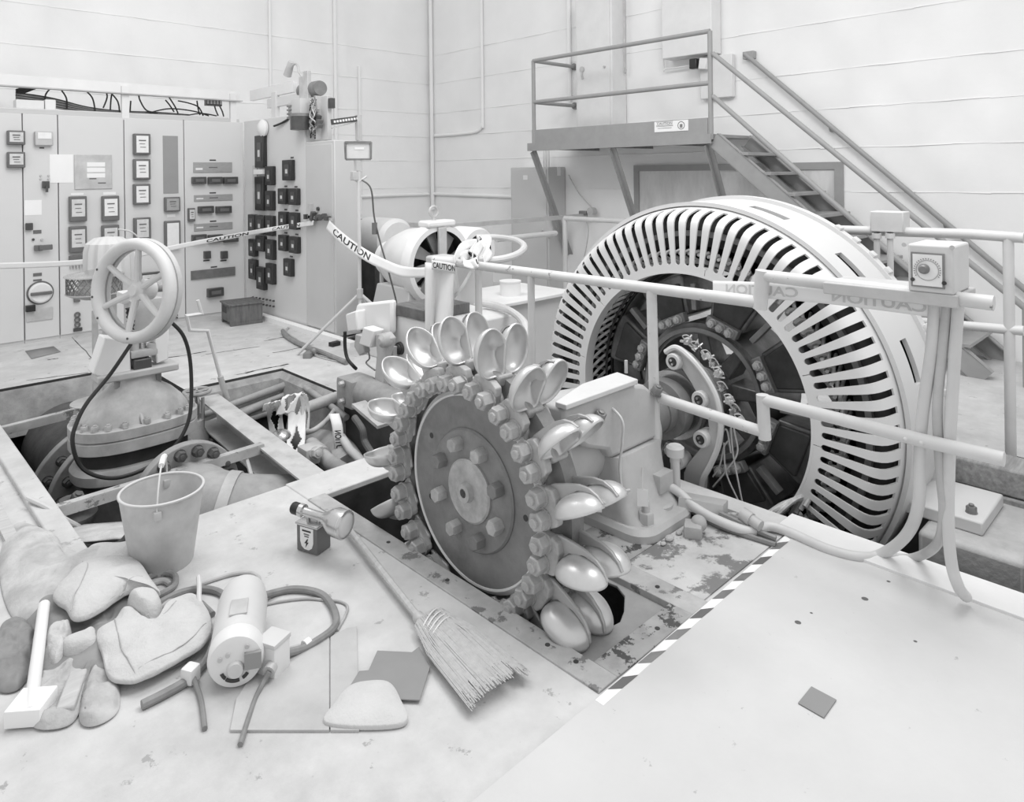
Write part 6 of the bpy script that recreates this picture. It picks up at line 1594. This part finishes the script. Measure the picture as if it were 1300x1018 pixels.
pillow('rag', [(112,862),(132,844),(150,872),(150,905),(120,925),(100,915)], .022, 'pale rag between the hoses under the near gauntlet', m_cloth, 'rag', 0, 15, bump=1., sc=12)
b = MB(); p, q = onz(82,905,.025), onz(100,856,.03); b.bar(p, q, .05, .035, EZ); tag(b.build('wood_offcut', m_woodl, bevel=.006), 'pale wooden offcut lying on the rag at lower left', 'wood')
b = MB(); b.tube([onz(56,768,.06), onz(48,830,.05), onz(38,905,.04)], .019, 14, False); tag(b.build('white_stick', m_white), 'white round stick lying across the rags at the left edge', 'stick')
b = MB(); q = onz(45,900,.02); b.box(q+V((-.01,0,.012)), (.10,.10,.05), M.Rotation(.9,3,'Z'), .004); tag(b.build('white_block', m_paper), 'white block corner at the foot of the white stick', 'block')
for px, py, s in ((72,850,.02),(104,846,.02),(90,870,.018)):
    pass
# boards and card in front
def sheet_(name, px, z, th, lab, m, cat):
    P = [onz(a_, c_, z) for a_, c_ in px]; b = MB(); b.prism([(p.x, p.y) for p in P], (0,0,z), EX, EY, (0,0,th)); return tag(b.build(name, m, bevel=.001), lab, cat)
m_ply = mat('dusty board', .50, .8, 0, .10, 3, .4, 4, .62, .2, 30)
sheet_('floor_board', [(338,832),(372,822),(418,811),(418,930),(292,930),(300,890)], 0, .008, 'left pale board lying on the floor right of the motor', m_ply, 'board')
sheet_('floor_board', [(419.5,811),(440,800),(453,798),(456,930),(419.5,930)], 0, .008, 'narrow right board lying beside the grey card', m_ply, 'board')
cd_ = sheet_('card_piece', [(479,827),(500,828),(523,829),(532,822),(546,848),(533,890),(508,889),(496,872),(470,869),(443,874),(456,853),(468,852)], .009, .004, 'torn grey card lying beside the broom', m_card, 'card')
pillow('pale_pad', [(425,898),(445,876),(470,870),(494,872),(508,892),(512,925),(415,925)], .008, 'pale rounded pad overlapping the torn grey card', m_leather, 'pad', .022, 21, bump=.15, th=.018, droop=.006)
sheet_('card_piece', [(1013,893),(1030,872),(1062,889),(1046,912)], .0125, .003, 'small grey card lying alone on the bare floor plate', m_card, 'card')
# ------------------------------------------------------------------ floor plates near the generator
b = MB(); b.prism([(1.05,1.352),(1.64,1.352),(3.02,1.376),(3.10,1.30),(3.10,.755),(3.20,-.6),(1.05,-.6)], (0,0,.002), EX, EY, (0,0,.009)); fp = tag(b.build('floor_plate', m_board, bevel=.001), 'large pale floor plate with a striped edge right of the wheel pit', 'floor plate')
WM[fp] = M.Identity(4)
b = MB(); b.prism([(1.66,1.318),(2.98,1.342),(3.0,1.372),(1.66,1.349)], (0,0,.0112), EX, EY, (0,0,.0006)); b.build('edge_tape', m_paper, fp)
for i in range(8):
    x = 1.725+.160*i; y = 1.319+.018*(x-1.66)
    b = MB(); b.prism([(x+.030,y),(x+.115,y),(x+.072,y+.029),(x-.004,y+.029)], (0,0,.0119), EX, EY, (0,0,.0005)); b.build('stripe', m_steel if i % 3 else m_midgrey, fp)
for px, py, r in ((1098,760,.012),(1013,790,.011),(1162,814,.006),(1128,738,.007),(1030,778,.005)):
    q = onz(px,py,.0112); b = MB(); b.lathe([(0,0),(r,0),(r*.8,.0006),(0,.0006)], q, EZ, 14); b.build('spot', m_midgrey, fp)
b = MB(); b.bb((2.345,1.385,.0),(3.06,1.735,.006)); tag(b.build('painted_plate', m_patch, bevel=.001), 'floor plate with peeling paint between the wheel pit and generator', 'floor plate')
b = MB(); b.bb((2.345,1.74,.0),(2.95,2.02,.004)); tag(b.build('grimy_plate', m_frameN, bevel=.001), 'grimy rusty floor strip at the foot of the pedestal', 'floor plate')
b = MB(); b.bb((3.02,.50,.002),(3.195,1.43,.022)); tag(b.build('edge_plate', m_white2, bevel=.002), 'white edge plate along the brink of the generator pit', 'edge plate')
b = MB(); q = onz(880,672,.03); b.box(q, (.09,.08,.06), M.Rotation(.5,3,'Z'), .02); b.sphere(q+V((.03,-.01,.02)), .035); tag(b.build('rubble_lump', m_conc), 'crumbling lump of grout beside the pedestal foot', 'rubble')
for i, (px, py, s, lab) in enumerate(((850,683,.020,'small chip of rubble nearest the peeling plate'),(862,676,.014,'tiny chip of rubble between the lump and the pedestal'),(842,690,.012,'tiny chip of rubble at the corner of the pedestal base'))):
    q = onz(px,py,.008+s*.4); b = MB(); b.sphere(q, s, (1.3,.9,.6), 8, 6); tag(b.build('rubble_chip', m_conc, ang=20), lab, 'rubble')
# timbers beyond the generator foot
b = MB(); b.bb((4.14,.2,-.17),(4.40,1.60,-.01)); tag(b.build('timber_beam', m_wood, bevel=.01), 'upper weathered timber beam behind the generator foot', 'timber')
b = MB(); b.bb((4.15,.2,-.005),(4.38,1.55,.125)); tag(b.build('timber_beam', m_wood, bevel=.01), 'weathered timber lying on top of the beam behind the foot', 'timber')
b = MB(); b.bb((3.98,.10,-.5),(4.20,.60,-.06)); tag(b.build('concrete_block', m_conc, bevel=.01), 'dark concrete block right of the generator foot', 'block')
# ------------------------------------------------------------------ caution tapes
lp_ = onx(398,283,XK-.06)
tape('caution_tape', 'long caution tape stretched across the switchboard to the cabinet latch', [ony(-60,339,7.0), ony(90,334,7.0), ony(180,322,7.05), ony(262,306,7.0), onx(345,291,XK-.12), lp_], [V((.05,-.25,1))]*6, .026, [('CAUTION', .60,.72), ('CAUTION', .80,.92)])
tape('caution_tape', 'caution tape sagging from the cabinet latch to the machine base', [onx(416,285,XK-.08), ony(428,297,5.7), ony(448,313,5.4), ony(468,326,5.15), ony(486,335,4.95), ony(508,344,4.75), ony(530,346,4.5), ony(548,345,4.3)], [V((.4,0,.8))]*4+[V((.2,.1,.8))]*2+[V((.1,.4,.6))]*2, .045, [('CAUTION', .10,.44)])
XT = XR+.035
tape('caution_tape', 'broad caution tape stretched below the handrail by the dial box, lettering reversed', [onx(905,366,XT), onx(960,368,XT), onx(1040,374,XT), onx(1120,383,XT), onx(1200,393,XT)], [V((0,0,1))]*5, .034, [('CAUTION', .91,.55), ('CAUTION', .42,.10)], ink=m_inkf)
random.seed(9)
tape('caution_tape', 'crumpled caution tape hanging over the loop rail', [onz(612,326,1.0), onz(618,304,1.10), onz(612,300,1.12), onz(616,318,1.02), onz(621,334,.98)], [V((.5,-.5,.1)), V((.5,-.5,.1)), V((.6,-.5,0)), V((.5,-.6,.0)), V((.5,-.6,0))], .036, [('CAUTION', .42,.98)])
for i, (a_, lab) in enumerate((([(600,332),(607,316),(615,308),(622,318),(614,330)],'knotted white tape heap on the loop rail'), ([(585,328),(597,322),(607,330),(598,336),(588,332)],'twisted white tape end lying on the handrail'), ([(577,330),(590,312),(606,308),(600,322)],'loose white tape bow left of the crumpled tape'))):
    tape('caution_tape', lab, [onz(px,py,1.07+.02*((j+i)%2)) for j, (px, py) in enumerate(a_)], [V((.3*((-1)**j), .5, .7)) for j in range(len(a_))], .032, [('CAU', .2,.6)] if i == 1 else ())
tape('caution_tape', 'caution tape strip wound under the handrail end above the white sheet', [onx(548,336,XR-.035), onx(562,338,XR-.035), onx(578,341,XR-.035)], [V((0,0,1))]*3, .030, [('CAUTION', .10,.98)])
tape('caution_tape', 'thin white tape tied from the handrail down to the base', [onx(598,344,XR), onx(588,362,XR), onx(575,378,XR+.02)], [V((0,.6,.6))]*3, .012)
tape('caution_tape', 'caution tape strip hanging down in the far pit', [onz(424,525,-.04), onz(428,540,-.1), onz(430,560,-.2), onz(434,588,-.36)], [V((.7,-.5,0))]*4, .035, [('CAUTION', .95,.45)])
